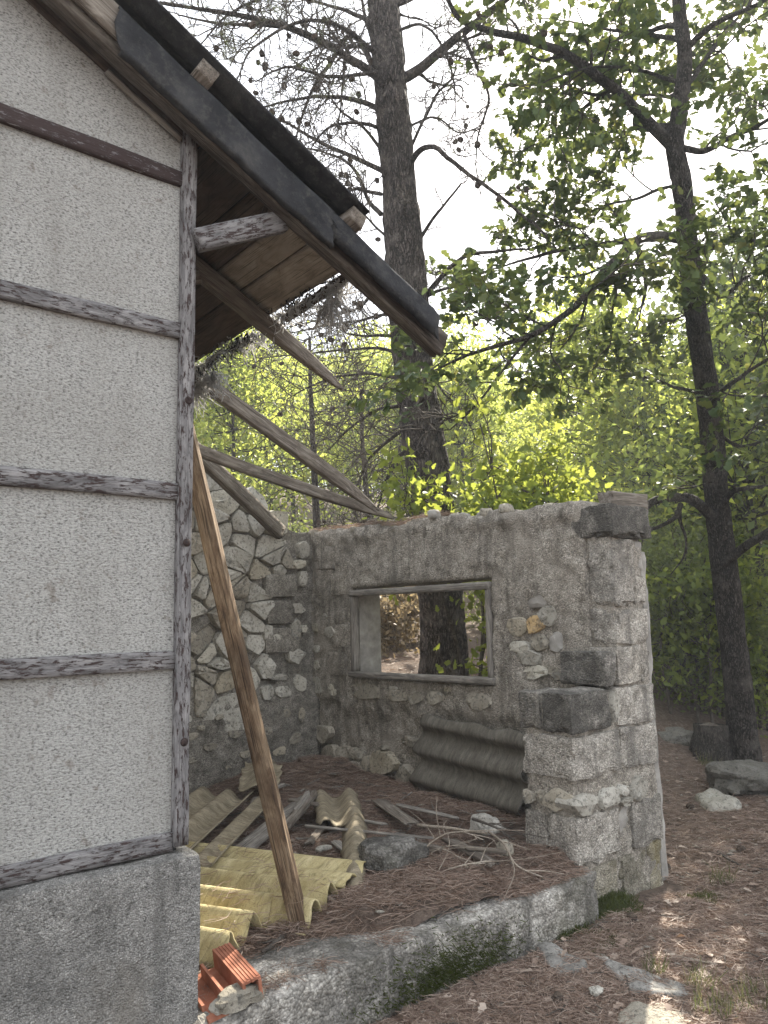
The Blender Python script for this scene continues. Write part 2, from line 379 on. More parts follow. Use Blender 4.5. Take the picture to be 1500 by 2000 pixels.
MT['needle'] = leafmat('dry_needles', [(.11, .07, .053), (.23, .16, .122), (.345, .26, .205), (.46, .38, .31)], [(.09, .045, .03), (.19, .10, .06), (.28, .17, .1), (.3, .2, .14)], .2)
MT['bark_pine'] = newmat('pine_bark', barkmat((.055, .045, .04), (.12, .10, .088), (.22, .19, .165), .22, 38))
MT['bark_oak'] = newmat('oak_bark', barkmat((.045, .038, .033), (.095, .082, .07), (.17, .15, .13), .26, 52))
MT['twig'] = newmat('dead_twig', woodmat((.04, .033, .028), (.085, .072, .06), (.15, .13, .11), 10, bmp=.2))
MT['stick'] = newmat('pale_stick', woodmat((.16, .125, .095), (.28, .235, .185), (.40, .35, .29), 10, bmp=.3))
MT['leaf_oak'] = leafmat('oak_leaf', [(.035, .06, .02), (.06, .095, .03), (.085, .125, .035), (.12, .13, .04)], [(.085, .115, .04), (.14, .175, .05), (.20, .235, .055), (.34, .32, .08)], .33)
MT['leaf_sun'] = leafmat('young_oak_leaf', [(.07, .11, .025), (.10, .145, .03), (.13, .17, .035)], [(.30, .36, .06), (.40, .45, .07), (.50, .50, .09)], .5)
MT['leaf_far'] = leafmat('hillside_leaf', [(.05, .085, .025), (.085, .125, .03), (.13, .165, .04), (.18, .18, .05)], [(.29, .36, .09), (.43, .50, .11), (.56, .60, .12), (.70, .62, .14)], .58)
MT['leaf_dark'] = leafmat('evergreen_leaf', [(.045, .065, .024), (.075, .10, .034), (.11, .13, .042)], [(.18, .23, .06), (.28, .33, .08), (.40, .42, .10)], .5)
MT['pineleaf'] = leafmat('pine_needles_green', [(.05, .07, .03), (.08, .10, .045), (.12, .13, .06)], [(.1, .13, .05), (.15, .18, .06), (.2, .2, .08)], .35)
MT['cone'] = newmat('pine_cone', woodmat((.03, .022, .018), (.07, .052, .04), (.13, .10, .075), 30))
MT['dry'] = leafmat('dry_brush', [(.14, .10, .06), (.24, .18, .11), (.34, .28, .18)], [(.2, .15, .08), (.3, .23, .13), (.4, .33, .2)], .4)
MT['moss'] = leafmat('moss', [(.035, .045, .008), (.065, .08, .015), (.11, .12, .025)], [(.06, .08, .01), (.11, .13, .02), (.2, .2, .03)], .35)
MT['grass'] = leafmat('grass', [(.045, .06, .02), (.09, .10, .035), (.26, .22, .12)], [(.08, .11, .03), (.14, .16, .05), (.28, .24, .12)], .4)
MT['felt_backlit'] = leafmat('torn_felt_backlit_tint', [(.5, .49, .48), (.6, .59, .57), (.7, .69, .67)], [(.7, .69, .68), (.75, .74, .73), (.8, .79, .78)], .6)  # felt whitened so its colour carries the light coming from behind
MT['iron'] = newmat('rusty_iron', lambda t, v, r, b: (ramp(t, noise(t, v, 90, 4), [(.3, (.02, .016, .015)), (.7, (.07, .05, .045))]), None))

# ------------------------------------------------------------------ terrain
def sstep(a, b, x): k = np.clip((x-a)/(b-a), 0, 1); return k*k*(3-2*k)
def gz(X, Y):
    X = np.asarray(X, float); Y = np.asarray(Y, float)
    P = np.stack([X*.9, Y*.9, X*0], -1).reshape(-1, 3); n = fbm(P, 3, 3).reshape(X.shape)
    d = np.hypot(X, Y)
    rise = sstep(3.3, 6.2, Y-.12*(X-5))*1.0 + np.maximum(0, Y-6)*.16 + np.maximum(0, d-11)*.10
    rise = rise*(1-sstep(40, 120, d)) + sstep(30, 200, d)*8
    out = np.maximum(sstep(4.30, 4.52, X), sstep(6.3, 6.62, Y))
    z = rise*out + n*.10*np.clip(out+.5, 0, 1) + .035*np.maximum(0, X-4.6)*(1-sstep(9, 14, d))*out - .05
    inside = (1-sstep(3.9, 4.45, X))*sstep(2.9, 3.4, Y)*(1-sstep(6.2, 6.5, Y))
    z = z - .25*inside - .05*sstep(3.0, 1.2, X)*(1-out)
    return z
def gz1(x, y): return float(gz(np.array([x]), np.array([y]))[0])
def axis(a, b, st, far):
    c = list(np.arange(a, b, st)); x = b; s = st
    R = []
    while x < far: R.append(x); s *= 1.16; x += s
    x = a-st; s = st; Lf = []
    while x > -far: Lf.append(x); s *= 1.22; x -= s
    return np.array(Lf[::-1]+c+R)
xs = axis(.4, 9, .06, 150); ys = axis(.4, 9, .06, 150)
GX, GY = np.meshgrid(xs, ys, indexing='ij')
GZ = gz(GX, GY)
near = np.exp(-((GX-4)**2+(GY-3)**2)/30)
GZ = GZ + near*.022*fbm(np.stack([GX*9, GY*9, GX*0], -1).reshape(-1, 3), 9, 3).reshape(GX.shape)
nx_, ny_ = GX.shape
ii, jj = np.meshgrid(np.arange(nx_-1), np.arange(ny_-1), indexing='ij')
gf = np.stack([ii*ny_+jj, (ii+1)*ny_+jj, (ii+1)*ny_+jj+1, ii*ny_+jj+1], -1).reshape(-1, 4).astype(np.int32)
g = link('ground', mesh_np('ground', np.stack([GX, GY, GZ], -1).reshape(-1, 3), gf, True), MT['ground']); tag(g, kind='structure')

# ------------------------------------------------------------------ the plastered house
YW = 2.82                                  # plane of the gable wall
KB = 4.25                                  # roof planes are z = K - .5 x
def rz(K, x): return K-.5*x
house = empty('plastered_house', (-1.2, 5.2, -.1))
tag(house, 'house with grey plaster gable, flaking timber strips and a broken-off roof', 'house')
# wall panels between the strips
ZT = [.84, 1.50, 2.15, 2.81, 3.47]         # top edge of each horizontal strip
SH = .068
XL, XR = -3.7, 1.285
def gable_top(x): return rz(4.40, x) if x > -1.2 else rz(4.40, -1.2)-.5*(-1.2-x)
wallV, wallF = [], []
def quadstrip(z0, z1):
    n = 8; b = len(wallV)
    for i in range(n+1):
        x = XL+(XR-XL)*i/n; wallV.append((x, YW, min(z0, gable_top(x)))); wallV.append((x, YW, min(z1, gable_top(x))))
    for i in range(n): wallF.append((b+2*i, b+2*i+2, b+2*i+3, b+2*i+1))
edges = [.84]+[z for z in ZT[1:]]+[5.2]
for a, b in zip(edges[:-1], edges[1:]): quadstrip(a-.04, b-.04)
b = len(wallV)                             # side wall, back and left of the house
for p in [(XR+.03, YW+.03, -.3), (XR+.03, 8.6, -.3), (XR+.03, 8.6, gable_top(XR)), (XR+.03, YW+.03, gable_top(XR)), (XL, 8.6, -.3), (XL, YW, -.3), (XL, YW, 3.1), (XL, 8.6, 3.1), (-1.2, 8.6, 5.0)]: wallV.append(p)
wallF += [(b, b+1, b+2, b+3), (b+5, b+4, b+7, b+6), (b+4, b+1, b+2, b+8, b+7)]
mk('wall', wallV, wallF, MT['plaster'], house)
for i, z in enumerate(ZT):
    beam('trim_strip', (XL, YW-.004, z-SH/2), (XR-.006, YW-.004, z-SH/2), .035, SH, MT['trim_dark' if i == 4 else 'trim'], house, n=(60, 2, 4), bev=.004, rough=.0035, seed=40+i)
cp = beam('corner_post', (1.308, YW-.002, .785), (1.308, YW-.002, 3.70), .055, .062, MT['trim'], house, uph=(1, 0, 0), n=(40, 3, 3), bev=.005, rough=.003, seed=77)
for z, hole in ((2.487, True), (1.915, False), (1.16, False)):   # bolts and their holes in the corner post
    an = np.arange(12)*2*math.pi/12; cx = 1.312; r0, r1 = .013, .011
    y0 = YW-.0335
    V = [(cx+r0*1.25*math.cos(a), y0+.001, z+r0*1.25*math.sin(a)) for a in an]+[(cx+r1*math.cos(a), y0-.004, z+r1*math.sin(a)) for a in an]+[(cx+.006*math.cos(a), y0-(.001 if hole else .007), z+.006*math.sin(a)) for a in an]
    F = [(i, (i+1) % 12, 12+(i+1) % 12, 12+i) for i in range(12)]+[(12+i, 12+(i+1) % 12, 24+(i+1) % 12, 24+i) for i in range(12)]+[tuple(range(24, 36))]
    mk('bolt', V, F, MT['iron'], house, True)
rough_block('plinth', (XL, 2.745, -.35), (1.375, 3.35, .765), MT['plinth'], house, bev=.03, rough=.006, freq=6, seg=.05, seed=5)
rough_block('plinth_side', (.9, 3.34, -.35), (1.36, 8.6, .76), MT['plinth'], house, bev=.03, rough=.006, freq=6, seg=.15, seed=6)

# roof: rafters < boards < purlins < corrugated sheet
def rp(x, Y, K): return (x, Y, rz(K, x))
cs = math.cos(math.atan(.5)); kz = 1/cs
XE = 2.10                                   # where the roofing now breaks off
sheetV, sheetF = [], []
yv = np.arange(2.585, 8.9, .0295); xv = np.linspace(-1.25, XE, 24)
K0 = 4.505
nyv = len(yv)
for li, th in enumerate((0, .012)):
    for i, x in enumerate(xv):
        e = .0
        for j, y in enumerate(yv):
            wv = .014*math.sin((y-2.56)/.146*2*math.pi)
            xx = x
            if i == len(xv)-1: xx = x+.05*float(math.sin(y*5.3)+.6*math.sin(y*13.1+1)) if y > 2.7 else x
            sheetV.append((xx, y, rz(K0, xx)+wv+th))
nn = len(xv)*nyv
for i in range(len(xv)-1):
    for j in range(nyv-1):
        a = i*nyv+j; sheetF.append((a, a+1, a+nyv+1, a+nyv)); sheetF.append((nn+a, nn+a+nyv, nn+a+nyv+1, nn+a+1))
for i in range(len(xv)-1): a = i*nyv; sheetF.append((a, a+nyv, nn+a+nyv, nn+a))
for j in range(nyv-1): a = (len(xv)-1)*nyv+j; sheetF.append((a, a+1, nn+a+1, nn+a))
roof = mk('roof', sheetV, sheetF, MT['felt'], house, True)
mk('roof_slope', [(-1.2, 2.585, 5.13), (-1.2, 8.9, 5.13), (-4.3, 8.9, 3.58), (-4.3, 2.585, 3.58), (-1.2, 2.585, 5.09), (-1.2, 8.9, 5.09), (-4.3, 8.9, 3.54), (-4.3, 2.585, 3.54)],
   [(0, 1, 2, 3), (4, 7, 6, 5), (0, 3, 7, 4), (1, 0, 4, 5), (2, 1, 5, 6), (3, 2, 6, 7)], MT['fibre_dark'], house)
RC = KB+.067                                # centre line of the rafters
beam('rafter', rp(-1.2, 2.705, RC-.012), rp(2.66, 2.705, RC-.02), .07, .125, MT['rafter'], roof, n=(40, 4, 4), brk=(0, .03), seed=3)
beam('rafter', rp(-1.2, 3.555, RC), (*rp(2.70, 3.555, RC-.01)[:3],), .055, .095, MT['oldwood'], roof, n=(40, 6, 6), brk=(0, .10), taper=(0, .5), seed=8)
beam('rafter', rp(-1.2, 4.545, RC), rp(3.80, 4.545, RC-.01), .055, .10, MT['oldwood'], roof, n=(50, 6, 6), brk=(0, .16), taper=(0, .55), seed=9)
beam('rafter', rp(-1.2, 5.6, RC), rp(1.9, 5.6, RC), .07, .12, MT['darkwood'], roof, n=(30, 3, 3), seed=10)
beam('verge_board', rp(-1.2, 2.655, RC+.03), rp(1.02, 2.655, RC+.03), .022, .13, MT['oldwood'], roof, n=(30, 2, 4), brk=(0, .0), seed=12)
# under-boards, running along the roof
seams = [-1.15]
while seams[-1] < 1.50: seams.append(seams[-1]+rnd.choice((.16, .18, .2)))
seams = [s for s in seams if s < 1.58]+[1.66, 1.83, 1.975, 2.165]
for i, (a, b) in enumerate(zip(seams[:-1], seams[1:])):
    if b < .2 and i % 1 == 0 and b < -.6: continue
    y1 = 8.6; xm = (a+b)/2; wd = (b-a)*math.sqrt(1.25)-.006
    ya = 2.70
    segs = [(ya, 3.57), (3.575, 4.56), (4.565, y1)]
    for q, (s0, s1) in enumerate(segs):
        if a > 2.0 and q == 2: continue
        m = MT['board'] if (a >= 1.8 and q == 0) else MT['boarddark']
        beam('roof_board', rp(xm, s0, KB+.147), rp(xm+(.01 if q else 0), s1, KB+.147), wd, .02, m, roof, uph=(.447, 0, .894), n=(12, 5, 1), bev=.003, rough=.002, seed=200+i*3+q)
beam('roof_board', rp(2.19, 2.80, KB+.14), rp(2.21, 3.52, KB+.125), .05, .018, MT['boarddark'], roof, uph=(.447, 0, .894), n=(14, 3, 1), brk=(.05, .05), seed=290)
for x in (-.35, .42, 1.29, 2.045):          # purlins, their sawn ends stick out past the verge
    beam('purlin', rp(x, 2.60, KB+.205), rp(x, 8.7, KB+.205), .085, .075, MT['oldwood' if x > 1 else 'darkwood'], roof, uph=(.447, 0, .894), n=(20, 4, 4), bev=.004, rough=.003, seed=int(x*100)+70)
# tar felt folded over the verge rafter
def felt(name, xa, xb, drop, seed, tear=.02, bulge=.006):
    n = 60; prof = [(2.75, .135), (2.70, .137), (2.655, .139), (2.638, .136), (2.634, .12), (2.633, .06), (2.634, .0), (2.636, -drop), (2.642, -drop-.006), (2.67, -drop-.004)]
    V, F = [], []; k = len(prof)
    for i in range(n+1):
        t = i/n; x = xa+(xb-xa)*t
        for j, (y, h) in enumerate(prof):
            q = np.array([[x*5, y*9, h*12]]); d = float(fbm(q, seed, 3)[0])
            xx = x + (tear*float(vnoise(np.array([[h*60, seed, i/9]]), seed)[0]) if i in (0, n) else 0)
            rag = .005*float(fbm(np.array([[x*24, seed, 0.]]), seed+6, 4)[0])*(j >= k-3)*2
            V.append((xx, y-bulge*d-.004*(j > 2)-.003*float(vnoise(np.array([[x*13, h*6, seed]]), seed+8)[0])*(2 < j < k-1), rz(KB, xx)+h*kz+.004*d+rag))
    for i in range(n):
        for j in range(k-1): a = i*k+j; F.append((a, a+1, a+k+1, a+k))
    o = mk(name, V, F, MT['felt'], roof, True); md = o.modifiers.new('thick', 'SOLIDIFY'); md.thickness = .004; return o
felt('felt_strip', .93, 1.93, .012, 4); felt('felt_strip', 1.90, 2.56, -.045, 9, .06, .006)
beam('verge_batten', rp(.95, 2.80, KB-.005), rp(1.27, 2.80, KB-.01), .02, .03, MT['greywood'], roof, n=(10, 2, 2), seed=15)
beam('verge_board', rp(-.8, 2.812, KB+.10), rp(1.34, 2.812, KB+.075), .03, .14, MT['darkwood'], roof, n=(30, 2, 4), rough=.006, seed=17)
# strut from the corner post to the verge rafter, cleats under the boards
beam('strut', (1.33, 2.775, 3.165), (1.735, 2.755, 3.375), .05, .095, MT['trim'], house, n=(14, 3, 4), seed=31)
beam('cleat', (1.40, 3.50, 3.27), rp(1.70, 3.50, KB-.02), .03, .07, MT['oldwood'], roof, n=(8, 2, 3), seed=33)
beam('cleat', (1.55, 4.50, 3.28), (1.86, 4.50, 3.20), .05, .08, MT['greywood'], roof, n=(8, 2, 3), seed=34)
beam('cleat', (1.72, 2.76, rz(KB+.12, 1.72)), (1.80, 3.0, rz(KB+.12, 1.80)), .09, .03, MT['boarddark'], roof, n=(6, 4, 2), seed=35)
# torn felt fibres at the broken edge, backlight put into the pale colour
fl = Tubes(); tint = []
def shreds(pts, n, ln):
    P = np.array(pts); sg = np.linalg.norm(np.diff(P, axis=0), axis=1); cum = np.r_[0, np.cumsum(sg)]
    for _ in range(n):
        s = rnd.random()*cum[-1]; i = min(np.searchsorted(cum, s)-1, len(P)-2); i = max(i, 0); t = (s-cum[i])/sg[i]
        p = P[i]*(1-t)+P[i+1]*t+np.array([rnd.gauss(0, .02), rnd.gauss(0, .02), rnd.gauss(0, .012)])
        m = rnd.randint(3, 5); L = ln*rnd.random()**1.6; pts_ = [p]
        d = np.array([rnd.gauss(.35, .5), rnd.gauss(0, .5), -1.]); d /= np.linalg.norm(d)
        for k in range(m):
            d = d+np.array([rnd.gauss(0, .5), rnd.gauss(0, .5), rnd.gauss(-.1, .4)]); d /= np.linalg.norm(d); pts_.append(pts_[-1]+d*L/m)
        fl.add(pts_, np.linspace(.0045, .002, m+1)*rnd.uniform(.6, 1.6), 3)
shreds([rp(2.20, 2.80, KB+.12), rp(2.17, 3.2, KB+.12), rp(2.17, 3.6, KB+.11)], 300, .15)
shreds([rp(2.19, 3.65, KB+.10), rp(2.16, 4.1, KB+.12), rp(2.19, 4.55, KB+.10)], 340, .15)
shreds([rp(2.19, 2.95, KB+.08), rp(2.21, 3.15, KB+.05)], 160, .2)
shreds([rp(2.20, 4.3, KB+.03), rp(2.20, 4.6, KB+.0), rp(2.18, 4.8, KB+.06)], 420, .22)
o = fl.build('torn_felt', MT['felt_backlit'], roof); tag(o, kind='stuff')
fl2 = Tubes(); fl, keep = fl2, fl
shreds([rp(2.18, 2.80, KB+.14), rp(2.15, 3.6, KB+.14)], 120, .09); shreds([rp(2.17, 3.7, KB+.12), rp(2.18, 4.7, KB+.08)], 200, .12)
o = fl.build('torn_felt', MT['felt'], roof); tag(o, kind='stuff')

# ------------------------------------------------------------------ the ruin: floor slab, walls, corner pier
XW, XO = 4.20, 4.52                         # inner and outer face of the window wall
YB, YBO = 6.10, 6.50                        # inner and outer face of the back wall
slabs, F = rbox(2.42, 3.5, .42, 90, 70, 14, .010, 0, chip=.022, seed=4)
P = slabs + np.array([2.53, 4.47, .0])
P[:, 1] = np.where(P[:, 1] < 3.0, P[:, 1] + .014*fbm(np.stack([P[:, 0]*3, P[:, 2]*4, P[:, 2]*0], 1), 21, 3)*2 + .012*fbm(P*11, 22, 3)*2, P[:, 1])
P[:, 2] = np.where(P[:, 2] > .1, P[:, 2] - .02 + .010*fbm(P*np.array([3, 3, 0])+2, 23, 3)*2+.006*fbm(P*16, 25, 3)*2, P[:, 2])
fl_s = mk('floor_slab', P, F, MT['slab'], None, True); fl_s.data.set_sharp_from_angle(angle=math.radians(38)); tag(fl_s, kind='structure')
def fz(X, Y):                               # litter surface over the slab
    X = np.asarray(X, float); Y = np.asarray(Y, float)
    n = fbm(np.stack([X*2.3, Y*2.3, X*0], -1).reshape(-1, 3), 31, 4).reshape(X.shape)
    k = .26*(1-sstep(1.8, 2.7, X)); e = np.clip((Y-2.74-k)/.18, 0, 1); e = e*e*(3-2*e)
    return .155 + .082*e + .09*n*(.25+.75*e) + .11*sstep(4.8, 6.1, Y)*sstep(2.6, 4.2, X) + .04*sstep(3.2, 4.2, X)*e
def fz1(x, y): return float(fz(np.array([x]), np.array([y]))[0])
lx = np.arange(1.3, 4.34, .035); ly = np.arange(2.84, 6.2, .035); LX, LY = np.meshgrid(lx, ly, indexing='ij')
LZ = fz(LX, LY)-.3*((LX > 3.72) & (LY < 3.16))+.012*fbm(np.stack([LX*12, LY*12, LX*0], -1).reshape(-1, 3), 33, 3).reshape(LX.shape)
a_, b_ = LX.shape; ii, jj = np.meshgrid(np.arange(a_-1), np.arange(b_-1), indexing='ij')
lf = np.stack([ii*b_+jj, (ii+1)*b_+jj, (ii+1)*b_+jj+1, ii*b_+jj+1], -1).reshape(-1, 4).astype(np.int32)
o = mk('floor_litter', np.stack([LX, LY, LZ], -1).reshape(-1, 3), lf, MT['ground'], None, True); tag(o, kind='structure')

def wall_body(name, us, z0, zmax, top, hole, put, mat, parent, relief, step=.035, bk=.32):
    zs = np.arange(z0, zmax+step, step); nu, nz2 = len(us), len(zs)
    U, Z = np.meshgrid(us, zs, indexing='ij'); Tp = np.array([top(u) for u in us])[:, None]
    keep = np.zeros((nu-1, nz2-1), bool)
    for i in range(nu-1):
        uc = (us[i]+us[i+1])/2
        for k in range(nz2-1):
            zc = zs[k]; keep[i, k] = zc < min(Tp[i, 0], Tp[i+1, 0])-.005 and not any(h[0] < uc < h[1] and h[2] < zs[k]+step/2 < h[3] for h in hole)
    Zc = np.minimum(Z, Tp); R = relief(U.ravel(), Zc.ravel()).reshape(U.shape)
    Fr = put(U.ravel(), Zc.ravel(), R.ravel()); Bk = put(U.ravel(), Zc.ravel(), np.full(U.size, -bk))
    V = np.vstack([Fr, Bk]); n = U.size; F = []
    ix = lambda i, k: i*nz2+k
    for i in range(nu-1):
        for k in range(nz2-1):
            if not keep[i, k]: continue
            a, b, c, d = ix(i, k), ix(i+1, k), ix(i+1, k+1), ix(i, k+1)
            F.append((a, b, c, d)); F.append((n+a, n+d, n+c, n+b))
            if i == 0 or not keep[i-1, k]: F.append((a, d, n+d, n+a))
            if i == nu-2 or not keep[i+1, k]: F.append((b, n+b, n+c, c))
            if k == 0 or not keep[i, k-1]: F.append((a, n+a, n+b, b))
            if k == nz2-2 or not keep[i, k+1]: F.append((d, c, n+c, n+d))
    used = np.unique(np.array(F).ravel()); mp = -np.ones(len(V), int); mp[used] = np.arange(len(used))
    return mk(name, V[used], [tuple(mp[list(f)]) for f in F], mat, parent, True)
put_w = lambda u, z, d: np.stack([XW-d, u, z], -1)
put_b = lambda u, z, d: np.stack([u, YB-d, z], -1)
def n1(x, s, f): return float(fbm(np.array([[x*f, s*3.1, s]]), s, 3)[0])
window_wall = empty('window_wall', (4.36, 4.6, .0))
tag(window_wall, 'roofless pebbly concrete and stone wall with an empty wooden window frame', 'wall')
back_wall = empty('rubble_wall', (3.0, 6.3, .0))
tag(back_wall, 'rubble wall of pale limestone above a rendered base, behind the leaning post', 'wall')
pier = empty('corner_pier', (4.1, 3.0, -.1))
tag(pier, 'broken corner pier of weathered concrete blocks with a row of stones', 'pier')
WIN = (3.85, 5.54, 1.105, 1.87)
top_w = lambda u: 2.33+.035*max(0, u-3)+.05*n1(u, 2, 4)+.03*n1(u, 5, 14)
def courses(z, per=.212, z0=.02): q = ((z-z0)/per) % 1; return np.exp(-((np.minimum(q, 1-q)*per)/.008)**2)
def rel_w(u, z):
    q = np.stack([u*3, z*3, u*0], 1); r = .022*fbm(q, 41, 3)+.024*fbm(q*5, 42, 4)
    low = 1-sstep(.78, .9, z+.1*vnoise(q*1.3, 44))
    r -= .035*low + .05*(1-sstep(.45, .6, z))*vnoise(q*2, 48)**2
    patch = np.exp(-(((u-3.45+.1*vnoise(q*1.1, 49))/.19)**2+((z-1.47)/.30)**2)**3); r -= .035*patch
    ledge = np.exp(-((z-top_wv(u)+.06)/.05)**2)*(.02+.03*vnoise(q*6, 47)); r += ledge
    r -= .010*courses(z)*sstep(5.55, 5.75, u)
    r -= .012*np.exp(-((u-3.30)/.012)**2)*sstep(1.9, 2.1, z)
    return r
def top_wv(u): return 2.33+.035*np.maximum(0, u-3)
us = np.r_[np.arange(3.02, WIN[0]-.01, .034), np.linspace(WIN[0], WIN[1], 50), np.arange(WIN[1]+.034, YBO, .034)]
wall_body('wall', us, WIN[2]-.034*40, 2.75, top_w, [WIN], put_w, MT['render'], window_wall, rel_w, .034, XO-XW)
def top_b(u):
    xs_, zs_ = [1.3, 2.4, 3.0, 3.3, 3.66, 4.0, 4.6], [3.3, 3.0, 2.86, 2.85, 2.62, 2.45, 2.42]
    return float(np.interp(u, xs_, zs_))+.05*n1(u, 7, 5)
def rel_b(u, z):
    q = np.stack([u*3, z*3, u*0+5], 1); r = .02*fbm(q, 51, 3)+.016*fbm(q*5, 52, 4)
    r -= .062*sstep(1.02, 1.10, z+.05*vnoise(q*2, 53))
    return r
wall_body('wall', np.arange(1.36, XW+.05, .035), -.2, 3.4, top_b, [], put_b, MT['render_back'], back_wall, rel_b, .035, YBO-YB)

# stones laid in the walls
def chaikin(P, k=1):
    for _ in range(k):
        Q = np.roll(P, -1, 0); P = np.stack([.86*P+.14*Q, .14*P+.86*Q], 1).reshape(-1, 2)
    return P
def stone(name, poly, put, proud, parent, mat, d0=0., embed=.10, seed=0, k=1):
    P = chaikin(np.array(poly, float), k); c = P.mean(0); Q = P-c; n = len(P)
    V = []; r2 = np.random.default_rng(seed)
    tilt = r2.normal(0, .10, 2)
    for sc, d in ((1.0, -embed), (1.0, proud*.35), (.93, proud*.92), (.6, proud)):
        p = Q*sc*(1+.05*r2.normal(0, 1, n)[:, None]*(sc < 1)) + c
        dd = d + (d > proud*.5)*(Q@tilt*sc*.7 + proud*.16*r2.normal(0, 1, n)) + d0
        V.append(put(p[:, 0], p[:, 1], dd if np.ndim(dd) else np.full(n, dd)))
    V.append(put(np.array([c[0]]), np.array([c[1]]), np.array([proud*1.05+d0])))
    V = np.vstack(V); F = []
    for a in range(3):
        for i in range(n): j = (i+1) % n; F.append((a*n+i, a*n+j, a*n+n+j, a*n+n+i))
    for i in range(n): F.append((3*n+i, 3*n+(i+1) % n, 4*n))
    o = mk(name, V, F, mat, parent, True); o.data.set_sharp_from_angle(angle=math.radians(42)); return o
def irregular(cu, cz, w_, h_, seed, m=None):
    r2 = random.Random(seed); m = m or r2.randint(5, 7); a0 = r2.random()*6.28; P = []
    for i in range(m):
        a = a0+(i+r2.uniform(-.28, .28))*2*math.pi/m; s = r2.uniform(.85, 1.12)
        x, z = math.cos(a), math.sin(a); q = max(abs(x), abs(z))**.55
        P.append((cu+x/q*s*w_/2, cz+z/q*s*h_/2))
    return P
def clip(poly, a, b):                         # keep the side nearer to a than b
    m = (a+b)/2; d = b-a; out = []
    for i in range(len(poly)):
        p, q = poly[i], poly[(i+1) % len(poly)]; fp, fq = (p-m)@d, (q-m)@d
        if fp <= 0: out.append(p)
        if fp*fq < 0: out.append(p+(q-p)*fp/(fp-fq))
    return out
# rubble field of the back wall
rs = random.Random(4); seeds = []
z = 1.0; row = 0
while z < 3.05:
    x = 2.55+(row % 2)*.11
    while x < 4.12:
        seeds.append(np.array([x+rs.gauss(0, .05), z+rs.gauss(0, .055)])); x += rs.choice((.11, .16, .21, .27, .33))
    z += rs.choice((.11, .15, .19, .23)); row += 1
for i, s in enumerate(seeds):
    poly = [s+np.array(q) for q in ((-.26, -.22), (.26, -.22), (.26, .22), (-.26, .22))]
    for t in seeds:
        if t is not s and abs(t[0]-s[0]) < .6 and abs(t[1]-s[1]) < .6: poly = clip(poly, s, t)
    if len(poly) < 3: continue
    poly = np.array(poly); c = poly.mean(0)
    if poly[:, 0].max() > 4.17 or c[1] > top_b(c[0])+.02: continue
    if rs.random() < .05 or (c[0] > 3.66 and c[1] < 2.02): continue   # block and pebble part next to the corner
    L = np.linalg.norm(poly-c, axis=1)[:, None]; poly = c+(poly-c)*(1-np.minimum(.3, .010/np.maximum(L, .02)))*(1+np.array([[rs.gauss(0, .05)] for _ in poly]))
    stone('stone', poly, put_b, rs.uniform(.025, .075), back_wall, MT['stone'] if rs.random() < .68 else MT['stone_brown'], -.045, .1, 100+i, 1)
Z5 = lambda x, y: (350+x*.43333, 1000+y*.43333)
def px_stone(cx, cy, w_, h_, plane, parent, proud=.03, mat='stone', zoom=None, seed=None, name='stone', d0=-.012):
    f = zoom or (lambda x, y: (x, y)); seed = rnd.randrange(9999) if seed is None else seed
    if plane == 'w': q = lambda x, y: onx(*f(x, y), XW)[1:]; put = put_w
    elif plane == 'b': q = lambda x, y: ony(*f(x, y), YB)[[0, 2]]; put = put_b
    c = q(cx, cy); l = q(cx-w_/2, cy); r = q(cx+w_/2, cy); t_ = q(cx, cy-h_/2); bt = q(cx, cy+h_/2)
    return stone(name, irregular(c[0], c[1], abs(r[0]-l[0]), abs(t_[1]-bt[1]), seed), put, proud, parent, MT[mat], d0, .1, seed, 1)
for s in [(645, 1000, 80, 75), (675, 1100, 72, 100), (735, 1130, 66, 140), (780, 1085, 35, 50), (805, 1098, 50, 45), (800, 1142, 60, 40), (840, 1140, 38, 80), (915, 1135, 110, 100), (820, 1210, 90, 60), (1030, 1200, 115, 120), (925, 1245, 90, 60), (1035, 1030, 70, 50), (1115, 1235, 60, 70), (920, 1065, 25, 25)]:
    px_stone(s[0], s[1], s[2]*1.12, s[3]*1.12, 'w', window_wall, .035, 'stone_brown', Z5, d0=-.015)
for s in [(840, 808, 130, 80), (970, 797, 40, 25), (985, 828, 90, 60), (1070, 838, 70, 60), (1150, 838, 75, 60), (1355, 850, 110, 80), (1212, 800, 22, 22)]:
    px_stone(s[0], s[1], s[2]*1.1, s[3]*1.1, 'w', window_wall, .02, 'stone_brown' if rs.random() < .6 else 'stone', Z5, d0=.0)
for s in [(612, 620, 40, 40), (610, 520, 50, 45), (680, 540, 62, 60), (622, 780, 60, 90), (618, 690, 46, 46), (690, 800, 40, 60), (650, 470, 40, 30)]:
    px_stone(*s, 'w', window_wall, .02, 'stone', Z5)
Z6 = lambda x, y: (950+x/2.5, 1000+y/2.5)
for s in [(235, 550, 80, 85, 'ochre'), (300, 510, 80, 90, 'stone'), (160, 660, 85, 50, 'stone'), (255, 640, 80, 70, 'stone_brown'), (200, 705, 120, 75, 'stone'), (225, 782, 140, 60, 'stone'), (332, 790, 70, 60, 'stone_brown'), (340, 640, 60, 100, 'cement'), (150, 560, 72, 80, 'stone_brown'), (250, 440, 80, 60, 'cement')]:
    px_stone(s[0], s[1], s[2]*1.2, s[3]*1.2, 'w', window_wall, .03, s[4], Z6, d0=-.022)
